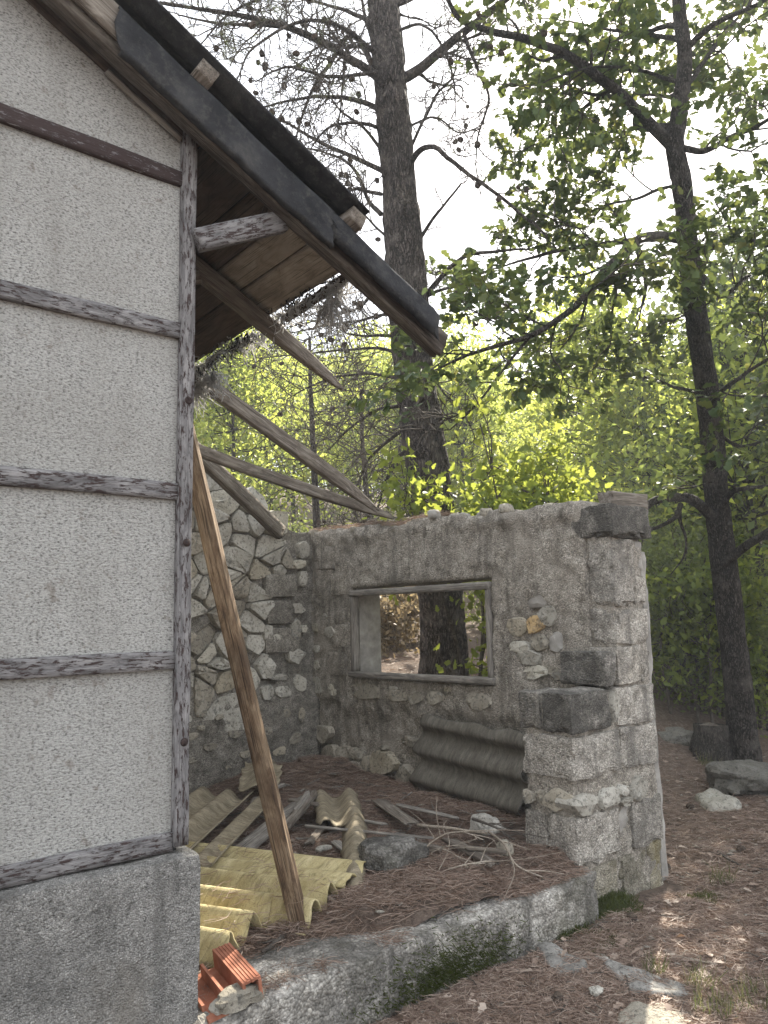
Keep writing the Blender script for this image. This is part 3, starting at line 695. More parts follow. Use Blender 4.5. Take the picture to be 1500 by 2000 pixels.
for s in [(535, 437, 80, 55), (525, 530, 55, 100), (562, 525, 28, 40), (535, 650, 90, 85), (545, 775, 55, 90), (402, 545, 40, 80), (440, 570, 40, 45), (440, 745, 110, 30), (400, 812, 70, 75), (470, 812, 80, 60), (550, 905, 36, 90), (100, 975, 40, 24), (455, 968, 18, 18), (520, 1020, 60, 60), (220, 1152, 26, 22), (560, 170, 60, 80), (545, 235, 60, 45), (560, 300, 40, 80)]:
    px_stone(*s, 'b', back_wall, .028, 'stone' if s[1] < 900 else 'stone_brown', Z5)
for s in [(100, 910, 60, 30), (60, 1010, 50, 34), (180, 925, 46, 30), (250, 1000, 60, 36), (320, 920, 44, 40), (140, 1060, 70, 36), (400, 990, 50, 44), (480, 905, 46, 40), (300, 1090, 60, 40), (450, 1080, 56, 44), (60, 1120, 60, 30)]:
    px_stone(*s, 'b', back_wall, .022, 'stone_brown', Z5, d0=-.004)
# coarse blocks next to the corner
for (x0, x1, z0, z1) in [(3.64, 3.98, 1.83, 2.04), (3.66, 3.95, 1.58, 1.80), (3.64, 3.99, 1.32, 1.55)]:
    rough_block('block', (x0, YB-.012, z0), (x1, YB+.12, z1), MT['render_back'], back_wall, .02, .008, 9, .03)
for (y0, y1, z0, z1) in [(5.62, 5.86, 1.83, 2.04), (5.60, 5.86, 1.36, 1.57), (5.62, 5.95, 1.10, 1.32), (5.80, 6.07, 2.08, 2.30)]:
    rough_block('block', (XW-.012, y0, z0), (XW+.12, y1, z1), MT['render'], window_wall, .02, .008, 9, .03)
# window frame
wf = empty('window_frame', (XW, 4.7, 1.1)); wf.parent = window_wall; wf.location = tuple(WO[wf.name]-WO[window_wall.name])
y0, y1, z0, z1 = WIN[0]+.005, WIN[1]-.005, WIN[2]+.004, WIN[3]-.004
beam('frame_bar', (XW+.01, y1, z1-.028), (XW+.01, y0, z1-.035), .085, .056, MT['greywood'], wf, n=(24, 3, 3), seed=51)
beam('frame_bar', (XW+.0, y1+.01, z0+.018), (XW+.0, y0-.02, z0+.034), .10, .05, MT['greywood'], wf, n=(24, 3, 3), seed=52)
beam('frame_bar', (XW+.012, y1-.024, z0+.04), (XW+.012, y1-.024, z1-.058), .08, .045, MT['greywood'], wf, uph=(0, 1, 0), n=(14, 3, 3), seed=53)
beam('frame_bar', (XW+.012, y0+.02, z0+.055), (XW+.012, y0+.02, z1-.062), .08, .038, MT['greywood'], wf, uph=(0, 1, 0), n=(14, 3, 3), seed=54)
rough_block('reveal', (XW+.055, WIN[1]-.022, WIN[2]-.02), (XO-.006, WIN[1]+.02, WIN[3]+.02), MT['cement'], window_wall, .004, .003, 9, .06)
rough_block('reveal', (XW+.055, WIN[0]-.02, WIN[2]-.02), (XO-.006, WIN[0]+.015, WIN[3]+.02), MT['cement'], window_wall, .004, .003, 9, .06)
# loose rubble along the wall tops
for i in range(34):
    u = rs.uniform(3.1, 6.2); s = rs.uniform(.04, .12)
    zt = top_w(u)
    lo = (XW-.015+rs.uniform(-.02, .16), u-s/2, zt-.04); hi = (lo[0]+s*rs.uniform(.7, 1.2), u+s*rs.uniform(.4, .8), zt+s*rs.uniform(.12, .42))
    rough_block('rubble', lo, hi, MT['stone_brown' if i % 3 else 'cement'], window_wall, s*.28, s*.10, 14, s/4)
# the pier: blocks, each its own piece
rough_block('core', (3.712, 2.838, -.25), (4.57, 3.175, 1.13), MT['render'], pier, .02, .012, 9, .04, seed=1)
rough_block('core', (4.222, 2.838, 1.10), (4.575, 3.04, 2.10), MT['render'], pier, .02, .012, 9, .04, seed=2)
BL = [  # x0, x1, z0, z1, y0, y1, material
 (3.76, 4.08, -.2, .165, 2.83, 3.15, 'block_moss'), (4.095, 4.40, -.2, .175, 2.825, 3.1, 'block_moss'), (4.415, 4.57, -.2, .19, 2.83, 3.1, 'block_moss'),
 (3.695, 4.12, .19, .46, 2.815, 3.02, 'block'), (3.70, 3.95, .19, .455, 3.035, 3.20, 'block'), (4.13, 4.235, .2, .45, 2.835, 3.1, 'cement'), (4.25, 4.575, .185, .47, 2.815, 3.1, 'block'),
 (3.69, 4.17, .665, .905, 2.81, 3.19, 'block'), (4.185, 4.58, .655, .905, 2.82, 3.1, 'block'),
 (3.68, 4.075, .925, 1.155, 2.80, 3.02, 'block_dark'), (3.69, 4.0, .925, 1.15, 3.04, 3.20, 'block_dark'), (4.165, 4.585, .92, 1.15, 2.82, 3.1, 'block'),
 (4.055, 4.185, 1.165, 1.375, 2.81, 3.16, 'block_dark'), (4.195, 4.46, 1.165, 1.395, 2.815, 3.1, 'block'), (4.472, 4.585, 1.165, 1.39, 2.825, 3.1, 'block'),
 (4.215, 4.59, 1.41, 1.635, 2.82, 3.02, 'block'),
 (4.21, 4.46, 1.65, 2.075, 2.815, 3.02, 'block'), (4.475, 4.595, 1.65, 1.86, 2.83, 3.02, 'block'), (4.475, 4.59, 1.875, 2.075, 2.84, 3.02, 'cement')]
for i, (x0, x1, z0, z1, y0, y1, m) in enumerate(BL):
    rough_block('block', (x0, y0, z0), (x1, y1, z1), MT[m], pier, .010, .010, 11, .016, seed=300+i, chip=.03)
rough_block('cap_block', (4.185, 2.78, 2.09), (4.64, 3.10, 2.30), MT['block_dark'], pier, .012, .008, 9, .018, seed=340, chip=.035)
rough_block('render_strip', (4.60, 2.86, -.2), (4.665, 3.02, 2.02), MT['cement'], pier, .02, .014, 5, .03, seed=341)
pf = lambda u, z, d: np.stack([u, 2.84-d, z], -1); pe = lambda u, z, d: np.stack([3.72-d, u, z], -1)
for k, (cx, cy, w_, h_) in enumerate([(480, 1430, 125, 130), (600, 1400, 100, 110), (670, 1360, 45, 60), (740, 1350, 80, 130), (682, 1412, 60, 40), (625, 945, 38, 170)]):
    q = lambda x, y: ony(*Z6(x, y), 2.82)[[0, 2]]
    c = q(cx, cy); stone('stone', irregular(c[0], c[1], q(cx+w_/2, cy)[0]-q(cx-w_/2, cy)[0], q(cx, cy-h_/2)[1]-q(cx, cy+h_/2)[1], 60+k), pf, .04, pier, MT['stone'], 0, .1, 70+k, 1)
for k, (cx, cy, w_, h_) in enumerate([(345, 1405, 130, 130), (262, 1385, 42, 70), (205, 1390, 60, 90)]):
    q = lambda x, y: onx(*Z6(x, y), 3.70)[1:]
    c = q(cx, cy); stone('stone', irregular(c[0], c[1], abs(q(cx+w_/2, cy)[0]-q(cx-w_/2, cy)[0]), q(cx, cy-h_/2)[1]-q(cx, cy+h_/2)[1], 80+k), pe, .035, pier, MT['stone_brown'], 0, .1, 90+k, 1)
for i in range(12):
    s = rs.uniform(.04, .1); x = rs.uniform(4.2, 4.55); y = rs.uniform(2.88, 3.2)
    rough_block('rubble', (x, y, 2.28), (x+s, y+s, 2.29+s*.5), MT['cement' if i % 2 else 'stone_brown'], pier, s*.28, s*.1, 14, s/4)

# ------------------------------------------------------------------ fallen timbers
p = beam('fallen_rafter', (1.36, 4.75, 3.48), (3.79, 6.04, 2.40), .07, .125, MT['oldwood'], None, n=(40, 5, 5), brk=(0, .07), seed=21, rough=.005)
tag(p, 'thick dark fallen rafter whose ragged end rests against the rubble wall', 'rafter')
p = beam('fallen_rafter', (1.36, 5.25, 3.20), (4.40, 5.05, 2.475), .06, .085, MT['oldwood'], None, n=(50, 5, 5), brk=(0, .15), taper=(0, .5), bow=-.05, seed=22, rough=.005)
tag(p, 'thin grey sagging rafter lowest of the broken ones, its tip on the wall top', 'rafter')
p = beam('leaning_post', (1.425, 3.34, 3.02), (2.075, 3.165, .20), .10, .075, MT['post'], None, uph=(.75, -.62, .2), n=(50, 5, 4), brk=(0, .03), seed=23, rough=.003, twist=.05, bev=.004)
tag(p, 'orange brown squared timber post leaning beside the house corner', 'post')
p = beam('beam_end', (4.40, 2.99, 2.355), (4.745, 2.92, 2.345), .14, .135, MT['oldwood'], None, n=(14, 6, 6), brk=(.03, .01), seed=24, rough=.006)
tag(p, 'short weathered beam end lying on top of the corner pier', 'beam')

# ------------------------------------------------------------------ corrugated sheets
def corr(name, A, bdir, arange, brange, z0, mat, pitch=.2, amp=.03, za=0., zb=0., ph=0., th=.008, jag=.03, seed=0, curl=0., nA=22):
    """A = unit vector along the ridges (xy), bdir across; a and b are world coordinates along them"""
    A = np.array(A, float); A /= np.linalg.norm(A); Bv = np.array(bdir, float); Bv /= np.linalg.norm(Bv)
    nB = max(6, int((brange[1]-brange[0])/pitch*12)); bs = np.linspace(*brange, nB); ac = sum(arange)/2; bc = sum(brange)/2
    jr = np.random.default_rng(seed)
    j0 = jag*vnoise(np.stack([bs*11, bs*0+seed, bs*0], 1), seed)*1.2; j1 = jag*(vnoise(np.stack([bs*11, bs*0+seed+9, bs*0], 1), seed+1)+.5*vnoise(np.stack([bs*37, bs*0+seed+9, bs*0], 1), seed+2))*1.2
    ja = .6*jag*vnoise(np.stack([np.linspace(0, 6, nA), np.zeros(nA), np.full(nA, seed)], 1), seed+5)
    T, Bt = [], []
    for i in range(nA):
        t = i/(nA-1); a = (arange[0]+j0)*(1-t)+(arange[1]+j1)*t
        b = bs+.35*ja[i]*np.linspace(-1, 1, nB)**3
        ang = 2*math.pi*(b-ph)/pitch; h = amp*np.cos(ang)
        z = z0+za*(a-ac)+zb*(b-bc)+h+.0015*vnoise(np.stack([a*4, b*4, b*0+seed], 1), seed+4)-curl*np.maximum(0, a-ac)**2
        xy = a[:, None]*A+b[:, None]*Bv
        nrm = np.stack([Bv[0]*np.sin(ang)*amp*6.28/pitch, Bv[1]*np.sin(ang)*amp*6.28/pitch, np.ones(nB)], 1); nrm /= np.linalg.norm(nrm, axis=1)[:, None]
        p = np.column_stack([xy, z]); T.append(p); Bt.append(p-nrm*th)
    T = np.array(T).reshape(-1, 3); Bt = np.array(Bt).reshape(-1, 3); n = len(T); F = []
    for i in range(nA-1):
        for j in range(nB-1):
            q = i*nB+j; F.append((q, q+nB, q+nB+1, q+1)); F.append((n+q, n+q+1, n+q+nB+1, n+q+nB))
    for j in range(nB-1): F.append((j, j+1, n+j+1, n+j)); q = (nA-1)*nB+j; F.append((q, n+q, n+q+1, q+1))
    for i in range(nA-1): q = i*nB; F.append((q, n+q, n+q+nB, q+nB)); q = i*nB+nB-1; F.append((q, q+nB, n+q+nB, n+q))
    return mk(name, np.vstack([T, Bt]), F, MT[mat], None, True)
A1, B1 = (.53, -.85), (.85, .53)
o = corr('corrugated_sheet', A1, B1, (-2.75, -1.735), (2.97, 3.80), .285, 'fibre', .2, .056, -.02, .05, 3.06, seed=3, jag=.008); tag(o, 'largest yellowed corrugated sheet lying behind the house corner in a sun patch', 'roof sheet')
o = corr('corrugated_sheet', A1, B1, (-1.722, -1.52), (3.34, 3.82), .285, 'fibre', .2, .056, -.05, .06, 3.06, seed=5, jag=.012); tag(o, 'yellowed corrugated fragment cracked off the large sheet, beside the post foot', 'roof sheet')
o = corr('corrugated_sheet', A1, B1, (-2.6, -1.50), (3.78, 4.08), .315, 'fibre', .2, .022, -.03, .0, 3.06, seed=6, jag=.015); tag(o, 'olive flat corrugated strip along the far edge of the yellowed sheets', 'roof sheet')
o = corr('corrugated_sheet', (.69, .72), (-.72, .69), (3.9, 5.80), (1.42, 1.86), .36, 'fibre_grey', .19, .035, .0, .10, 1.61, seed=8, jag=.02); tag(o, 'brown double-ridged corrugated sheet lying at the foot of the rubble wall', 'roof sheet')
o = corr('corrugated_sheet', (.69, .72), (-.72, .69), (4.2, 5.72), (1.23, 1.43), .335, 'fibre_grey', .19, .038, .0, -.5, 1.36, seed=9, jag=.02); tag(o, 'tilted corrugated strip with a thin bright edge, left of the leaning post', 'roof sheet')
o = corr('corrugated_sheet', (.69, .72), (-.72, .69), (3.9, 5.2), (1.95, 2.4), .32, 'fibre_grey', .19, .035, .05, .0, 1.61, seed=10); tag(o, 'corrugated sheet half hidden by the house corner at the rubble wall', 'roof sheet')
o = corr('corrugated_sheet', (.6, .8), (-.8, .6), (6.05, 6.55), (.55, .85), .44, 'fibre_grey', .24, .03, .25, .1, .70, seed=12, jag=.05); tag(o, 'small brown sheet fragment on needles just right of the post, near the wall', 'sheet fragment')
f1 = onz(695, 1625, .3); f2 = onz(690, 1735, .3); dA = (f2-f1)[:2]; LA = np.linalg.norm(dA); dA /= LA; dB = np.array([-dA[1], dA[0]])
a0 = f1[:2]@dA; b0 = f1[:2]@dB
o = corr('sheet_fragment', dA, dB, (a0, a0+LA), (b0-.075, b0+.065), .30, 'fibre_grey', .23, .045, -.10, 0, b0, seed=14, jag=.05, curl=.25); tag(o, 'long arched grey sheet fragment pointing toward the slab edge', 'sheet fragment')
f1 = onz(655, 1555, .34); f2 = onz(668, 1618, .30); dA = (f2-f1)[:2]; LA = np.linalg.norm(dA); dA /= LA; dB = np.array([-dA[1], dA[0]]); a0 = f1[:2]@dA; b0 = f1[:2]@dB
o = corr('sheet_fragment', dA, dB, (a0, a0+LA), (b0-.16, b0+.16), .34, 'fibre_grey', .20, .035, -.05, 0, b0+.09, seed=15, jag=.07); tag(o, 'broken two-ridged sheet fragment in the middle of the littered floor', 'sheet fragment')
# dark sheet leaning on the window wall: ridges run along the wall
def lean_sheet():
    V, F = [], []; nY, nS = 40, 60; y0, y1 = 4.58, 3.50
    for lay in (0, 1):
        for i in range(nY+1):
            t = i/nY; y = y0+(y1-y0)*t
            for j in range(nS+1):
                s = j/nS; z = .10+.735*s
                z = z+.02*vnoise(np.array([[y*6, s*2, 1.]]), 6)[0]*(s > .93)
                wv = .036*math.cos(s*2*math.pi*3.6+.9)
                yy = y+(.03*vnoise(np.array([[s*9, 3., 1.]]), 7)[0] if i in (0, nY) else 0)
                zz = z - .055*(t-.5)
                V.append((XW-.20+.15*s+wv*.94-(.009 if lay else 0), yy, zz+wv*.25))
    n = (nY+1)*(nS+1); k = nS+1
    for i in range(nY):
        for j in range(nS):
            q = i*k+j; F.append((q, q+k, q+k+1, q+1)); F.append((n+q, n+q+1, n+q+k+1, n+q+k))
    for i in range(nY):
        q = i*k; F.append((q, n+q, n+q+k, q+k)); q = i*k+nS; F.append((q, q+k, n+q+k, n+q))
    for j in range(nS):
        F.append((j, j+1, n+j+1, n+j)); q = nY*k+j; F.append((q, n+q, n+q+1, q+1))
    return mk('corrugated_sheet', V, F, MT['fibre_dark'], None, True)
tag(lean_sheet(), 'dark grey corrugated sheet leaning against the wall below the window', 'roof sheet')

# ------------------------------------------------------------------ planks, sticks and rubble on the floor
def plank(a, b, z0, z1, wd, ht, mat, label, name='plank', cat='plank', **k):
    A = onz(*a, z0); B = onz(*b, z1); o = beam(name, A, B, wd, ht, MT[mat], None, n=(16, 4, 3), **k); tag(o, label, cat, 'broken boards on the ruin floor' if cat == 'plank' else None); return o
plank((462, 1668), (606, 1556), .29, .36, .12, .035, 'greywood', 'wide pale splintered plank between the yellow sheets and the post', seed=61, brk=(.05, .05), rough=.004)
plank((556, 1618), (618, 1545), .33, .40, .05, .045, 'oldwood', 'dark split batten right behind the leaning post', seed=62, brk=(.02, .06))
plank((575, 1588), (604, 1548), .36, .42, .04, .04, 'greywood', 'short grey batten on top of the dark split batten', seed=63, brk=(.03, .03))
plank((590, 1612), (858, 1638), .36, .32, .035, .014, 'greywood', 'long thin pale lath lying across the floor', seed=64, brk=(.02, .04))
plank((868, 1636), (972, 1692), .30, .29, .07, .02, 'oldwood', 'grey split board in front of the dark leaning sheet', seed=65, brk=(.06, .05))
plank((690, 1600), (760, 1610), .31, .31, .04, .015, 'greywood', 'small pale splinter board beside the arched sheet fragment', seed=66, brk=(.05, .05))
plank((440, 1680), (352, 1684), .27, .27, .09, .02, 'oldwood', 'dark board half under the yellow sheets near the house', seed=67, brk=(.05, .0))
plank((600, 1652), (642, 1600), .28, .3, .05, .02, 'oldwood', 'short dark board in the needles just right of the post', seed=68, brk=(.05, .05))
plank((735, 1560), (810, 1612), .33, .31, .10, .015, 'oldwood', 'flat dark board piece in the middle below the window', seed=69, brk=(.06, .07))
plank((500, 1560), (475, 1610), .33, .31, .04, .035, 'oldwood', 'short dark stub standing out of litter by the tilted sheet strip', seed=70, brk=(.03, .03))
plank((900, 1600), (770, 1570), .32, .33, .05, .014, 'greywood', 'thin grey board just in front of the leaning sheet', seed=71, brk=(.05, .05))
plank((650, 1640), (700, 1680), .30, .28, .06, .014, 'greywood', 'small pale board left of the arched sheet fragment', seed=72, brk=(.05, .05))
plank((640, 1575), (560, 1560), .36, .37, .07, .016, 'oldwood', 'dark board lying behind the two-ridged sheet fragment', seed=73, brk=(.06, .04))
plank((780, 1640), (880, 1662), .33, .30, .05, .02, 'oldwood', 'long dark batten crossing behind the concrete lump', seed=74, brk=(.04, .05))
plank((900, 1655), (1000, 1665), .32, .30, .045, .018, 'oldwood', 'dark batten under the twigs next to the pier', seed=75, brk=(.04, .05))
plank((520, 1545), (560, 1530), .38, .40, .06, .02, 'greywood', 'pale board end near the rubble wall left of the corner', seed=76, brk=(.04, .04))
def stick(pts, r0, r1, mat, label, cat='stick', name='stick', forks=0, seed=0):
    r2 = random.Random(seed); T = Tubes(); P = smooth_path(pts, 16)
    P = P+.006*np.stack([vnoise(P*9, 1+seed), vnoise(P*9, 2+seed), .5*vnoise(P*9, 3+seed)], 1); T.add(P, np.linspace(r0, r1, 16), 6)
    for _ in range(forks):
        i = r2.randint(4, 13); d = P[i]-P[i-1]; d /= np.linalg.norm(d); d = d+np.array([r2.gauss(0, .8), r2.gauss(0, .8), r2.uniform(-.1, .5)]); L = r2.uniform(.1, .28)
        Q = smooth_path([P[i], P[i]+d*L*.5, P[i]+d*L+np.array([r2.gauss(0, .05), r2.gauss(0, .05), -.02])], 8); T.add(Q, np.linspace(r1*1.1, .0015, 8), 4)
    o = T.build(name, MT[mat], None); tag(o, label, cat, 'dry sticks in the ruin'); return o
Zs = lambda *a: [onz(x, y, z) for x, y, z in a]
stick(Zs((816, 1612, .33), (880, 1618, .36), (952, 1628, .36)), .011, .008, 'stick', 'straight pale stick below the dark leaning sheet', seed=1)
stick(Zs((955, 1625, .38), (985, 1650, .38), (1010, 1690, .30), (1058, 1712, .22)), .007, .004, 'stick', 'pale curved stick reaching to the pier foot', seed=2, forks=3)
stick(Zs((1058, 1712, .22), (1075, 1750, .1), (1095, 1790, .02)), .006, .003, 'stick', 'thin stick hanging down the slab edge beside the pier', seed=3, forks=2)
stick(Zs((800, 1690, .25), (850, 1640, .38), (900, 1625, .42), (945, 1640, .40)), .006, .003, 'stick', 'arched grey twig over the boards, left of the pier', seed=4, forks=6)
stick(Zs((815, 1735, .22), (860, 1705, .28), (905, 1690, .30), (960, 1680, .30)), .006, .003, 'stick', 'crooked grey twig lying on needles near the slab edge', seed=5, forks=6)
stick(Zs((800, 1680, .25), (830, 1665, .3), (870, 1660, .34), (930, 1700, .24)), .005, .002, 'stick', 'forked thin twig between the concrete lump and the slab edge', seed=6, forks=7)
stick(Zs((925, 1600, .42), (960, 1612, .42), (1005, 1640, .40)), .009, .004, 'twig', 'dark knobbly stick against the pier by the grey stone', seed=7, forks=5)
stick(Zs((590, 1795, .22), (545, 1835, .22), (510, 1860, .21)), .012, .007, 'twig', 'dark stick at the foot of the leaning post', seed=8, forks=1)
stick(Zs((655, 1905, .0), (610, 1940, .0)), .006, .004, 'twig', 'short twig at the base of the slab', seed=9)
def lump(name, c, s, mat, parent=None, seed=0, rough=.18, flat=1., n=14, sink=.25):
    th = np.linspace(0, math.pi, n); ph = np.arange(2*n)*math.pi/n
    D = np.array([(math.sin(t)*math.cos(f), math.sin(t)*math.sin(f), math.cos(t)) for t in th for f in ph])
    D2 = np.sign(D)*np.abs(D)**.75
    R = 1+rough*2*fbm(D*1.3+seed*3.3, seed, 3)+rough*.5*fbm(D*5+seed, seed+1, 2)
    V = D2*R[:, None]*np.array(s)/2
    V[:, 2] *= flat; V[:, 2] = np.maximum(V[:, 2], -abs(s[2])*.3)
    V += np.array(c)+np.array([0, 0, s[2]*(.5-sink)]); m = 2*n; F = []
    for i in range(n-1):
        for j in range(m): F.append((i*m+j, i*m+(j+1) % m, (i+1)*m+(j+1) % m, (i+1)*m+j))
    o = mk(name, V, F, MT[mat], parent, True); o.data.set_sharp_from_angle(angle=math.radians(28)); return o
o = lump('concrete_lump', onz(768, 1690, .25), (.34, .30, .20), 'slab', None, 3, .25); tag(o, 'blackened concrete lump on the floor beside the arched sheet fragment', 'rubble')
o = lump('rubble_stone', onz(948, 1622, .32), (.19, .17, .13), 'rock', None, 5, .3); tag(o, 'grey angular stone lying against the dark leaning sheet', 'stone')
o = lump('rubble_stone', onz(987, 1668, .28), (.09, .08, .10), 'stone_brown', None, 6, .3); tag(o, 'small brown stone under the twigs by the pier', 'stone')
o = lump('rubble_stone', onz(590, 1690, .27), (.06, .05, .05), 'rock', None, 8, .3); tag(o, 'small white stone just right of the leaning post', 'stone')
o = lump('rubble_stone', onz(632, 1660, .28), (.11, .035, .035), 'stone', None, 7, .1); tag(o, 'pale yellowish rod-shaped stone on the needles in the ruin', 'stone')
o = lump('rubble_stone', onz(627, 1990, -.06), (.15, .13, .12), 'rock', None, 9, .3); tag(o, 'pale stone at the bottom edge in front of the slab', 'stone')
o = lump('rubble_stone', onz(1165, 1940, -.04)*np.array([1, 1, 1])-np.array([.0, .0, 0]), (.06, .05, .035), 'stone', None, 19, .3); tag(o, 'tiny pale stone on needles between the two flat rocks', 'stone')
def boxes(L):
    V, F = [], []
    for (x0, x1, y0, y1, z0, z1) in L:
        b = len(V); V += [(x0, y0, z0), (x1, y0, z0), (x1, y1, z0), (x0, y1, z0), (x0, y0, z1), (x1, y0, z1), (x1, y1, z1), (x0, y1, z1)]
        F += [(b, b+3, b+2, b+1), (b+4, b+5, b+6, b+7), (b, b+1, b+5, b+4), (b+1, b+2, b+6, b+5), (b+2, b+3, b+7, b+6), (b+3, b, b+4, b+7)]
    return np.array(V, float), F
Vs, Fs = [], []
for i in range(150):
    x, y = rs.uniform(1.9, 4.0), rs.uniform(3.2, 5.6); a = rs.random()*6.28; L, W2, H2 = rs.uniform(.04, .22), rs.uniform(.006, .025), rs.uniform(.003, .008); z = fz1(x, y)+.012
    v, f = boxes([(-L/2, L/2, -W2/2, W2/2, 0, H2)])
    v[:, 1] *= np.where(v[:, 0] > 0, rs.uniform(.2, 1), 1); c_, s_ = math.cos(a), math.sin(a); tl = rs.gauss(0, .12)
    w_ = np.column_stack([c_*v[:, 0]-s_*v[:, 1]+x, s_*v[:, 0]+c_*v[:, 1]+y, v[:, 2]+z+tl*v[:, 0]]); Fs += [tuple(q+len(Vs) for q in ff) for ff in f]; Vs += list(w_)
tag(mk('wood_splinters', Vs, Fs, MT['greywood']), 'small wood splinters strewn on the ruin floor', 'splinters', None, 'stuff')
# hollow brick and mortar lump on the slab
LB, WBk, HB = .31, .215, .085
bx = [(0, LB, 0, WBk, 0, .012), (0, LB, WBk-.012, WBk, .0121, HB-.012), (.0, LB, WBk-.075, WBk-.064, .0122, HB-.0121), (.03, LB-.02, .075, .086, .0123, HB*.75), (.06, LB*.8, 0, .011, .0124, HB*.42)]
for i in range(6): bx.append((.004*(i % 2), LB-.006*((i*7) % 3), WBk-.0751+i*.0125, WBk-.0751+i*.0125+.0085, HB-.0118, HB))
bx.append((.0, LB-.004, WBk-.0752, WBk-.0001, HB-.012, HB-.003))
V, F = boxes(bx)
bm = Matrix.Translation(Vector((1.43, 3.04, fz1(1.55, 2.9)+.04))) @ Matrix.Rotation(math.radians(-97), 4, 'Z') @ Matrix.Rotation(math.radians(9), 4, 'X') @ Matrix.Rotation(math.radians(4), 4, 'Y')
br = link('hollow_brick', mesh_np('hollow_brick', V, F), MT['terra'], None, bm); tag(br, 'broken orange hollow brick with ridged side on the slab by the house', 'brick')
o = lump('mortar_lump', onz(465, 1958, .20), (.19, .10, .07), 'stone_brown', None, 12, .35); tag(o, 'pale mortar lump on the slab edge in front of the orange brick', 'mortar')
o = lump('mortar_lump', onz(447, 1975, .17), (.12, .08, .07), 'stone', None, 13, .35); tag(o, 'ochre tinted mortar chunk under the orange brick', 'mortar')

# ------------------------------------------------------------------ rocks on the ground
def ong(x, y):
    z = 0.
    for _ in range(8): p = onz(x, y, z); z = gz1(p[0], p[1])
    return onz(x, y, z)
def plate(name, outline, th, mat, seed, label, cat='rock', n=9):
    P = np.array([ong(*q)[:2] for q in outline]); c = P.mean(0); Q = chaikin(P-c, 1); Q = np.vstack([Q + 0*Q]); m = len(Q)*2
    t = np.linspace(0, len(Q), m, endpoint=False); Q = np.array([Q[int(a)]*(1-a % 1)+Q[(int(a)+1) % len(Q)]*(a % 1) for a in t])
    V, F = [], []
    base = gz1(*c)-.03
    for r in np.r_[np.linspace(.06, .82, n), .93, 1.0, 1.02]:
        h = th if r < .9 else (th*.8 if r < .95 else (th*.35 if r < 1.01 else -.06))
        xy = Q*r+c; nzv = fbm(np.column_stack([xy*9, np.zeros(m)]), seed, 4)+.5*np.abs(fbm(np.column_stack([xy*24, np.zeros(m)]), seed+2, 3))
        V.append(np.column_stack([xy, base+.03+h+nzv*(th*.9 if h > 0 else 0)]))
    V = np.vstack(V); rr = n+3
    for i in range(rr-1):
        for j in range(m): F.append((i*m+j, i*m+(j+1) % m, (i+1)*m+(j+1) % m, (i+1)*m+j))
    F.append(tuple(range(m))[::-1]); o = mk(name, V, F, MT[mat], None, True); tag(o, label, cat); return o
plate('flat_rock', [(1043, 1845), (1078, 1850), (1120, 1872), (1148, 1888), (1152, 1905), (1088, 1918), (1068, 1895)], .03, 'rock', 1, 'white and grey pitted flat rock nearest to the slab edge')
plate('flat_rock', [(1170, 1880), (1215, 1893), (1260, 1905), (1338, 1933), (1350, 1957), (1285, 1952), (1235, 1945), (1198, 1915)], .03, 'rock', 2, 'long grey pitted flat rock, middle one of three in front')
plate('flat_rock', [(1203, 1988), (1235, 1968), (1290, 1966), (1342, 1990), (1360, 2040), (1205, 2040)], .028, 'stone_brown', 3, 'pale buff rock cut by the bottom edge of the picture')
plate('flat_rock', [(1354, 1560), (1392, 1551), (1420, 1560), (1454, 1582), (1380, 1585)], .05, 'stone', 4, 'thin pale slab of stone lying alone on the path right of the pier')
plate('flat_rock', [(1150, 1862), (1180, 1868), (1195, 1880), (1165, 1877)], .012, 'rock', 5, 'sliver of white rock between two larger flat rocks')
c = ong(1322, 1487); o = lump('boulder', c+np.array([.15, .15, 0]), (.6, .5, .36), 'rock_dark', None, 21, .3, n=22, sink=.2); tag(o, 'grey brown boulder behind the pier, left of the stump', 'boulder')
c = ong(1462, 1555); o = lump('boulder', c+np.array([.2, .1, 0]), (.75, .55, .30), 'rock_dark', None, 22, .3, n=22, sink=.2); tag(o, 'low mossy boulder at the right edge in front of the oak', 'boulder')

# ------------------------------------------------------------------ vegetation tools
def leaf_template(xs_, ws_, fold=.25, curl=.15):
    V = []
    for x, w_ in zip(xs_, ws_): V += [(x, 0, -curl*x*x), (x, w_, fold*w_-curl*x*x), (x, -w_, fold*w_-curl*x*x)]
    F = []
    for i in range(len(xs_)-1): a = i*3; F += [(a, a+3, a+4, a+1), (a, a+2, a+5, a+3)]
    return np.array(V, float), np.array(F, np.int32)
OAK = leaf_template([0, .16, .28, .43, .56, .73, .86, 1.], [.015, .17, .11, .29, .19, .34, .20, .02])
SIMPLE = leaf_template([0, .45, 1.], [.03, .30, .02])
def norml(a): return a/np.maximum(np.linalg.norm(a, axis=1)[:, None], 1e-9)
def leaf_mesh(name, pos, ax, nr, size, tmpl, tint):
    pos, ax, nr = np.asarray(pos), norml(np.asarray(ax)), np.asarray(nr)
    sd_ = norml(np.cross(nr, ax)); nr = np.cross(ax, sd_); V, F = tmpl; n, k = len(pos), len(V)
    W = pos[:, None, :]+size[:, None, None]*(V[None, :, 0, None]*ax[:, None, :]+V[None, :, 1, None]*sd_[:, None, :]+V[None, :, 2, None]*nr[:, None, :])
    FF = (F[None]+np.arange(n)[:, None, None]*k).reshape(-1, F.shape[1]).astype(np.int32)
    me = mesh_np(name, W.reshape(-1, 3), FF)
    at = me.attributes.new('tint', 'FLOAT', 'POINT'); at.data.foreach_set('value', np.repeat(tint, k).astype(np.float32))
    return me
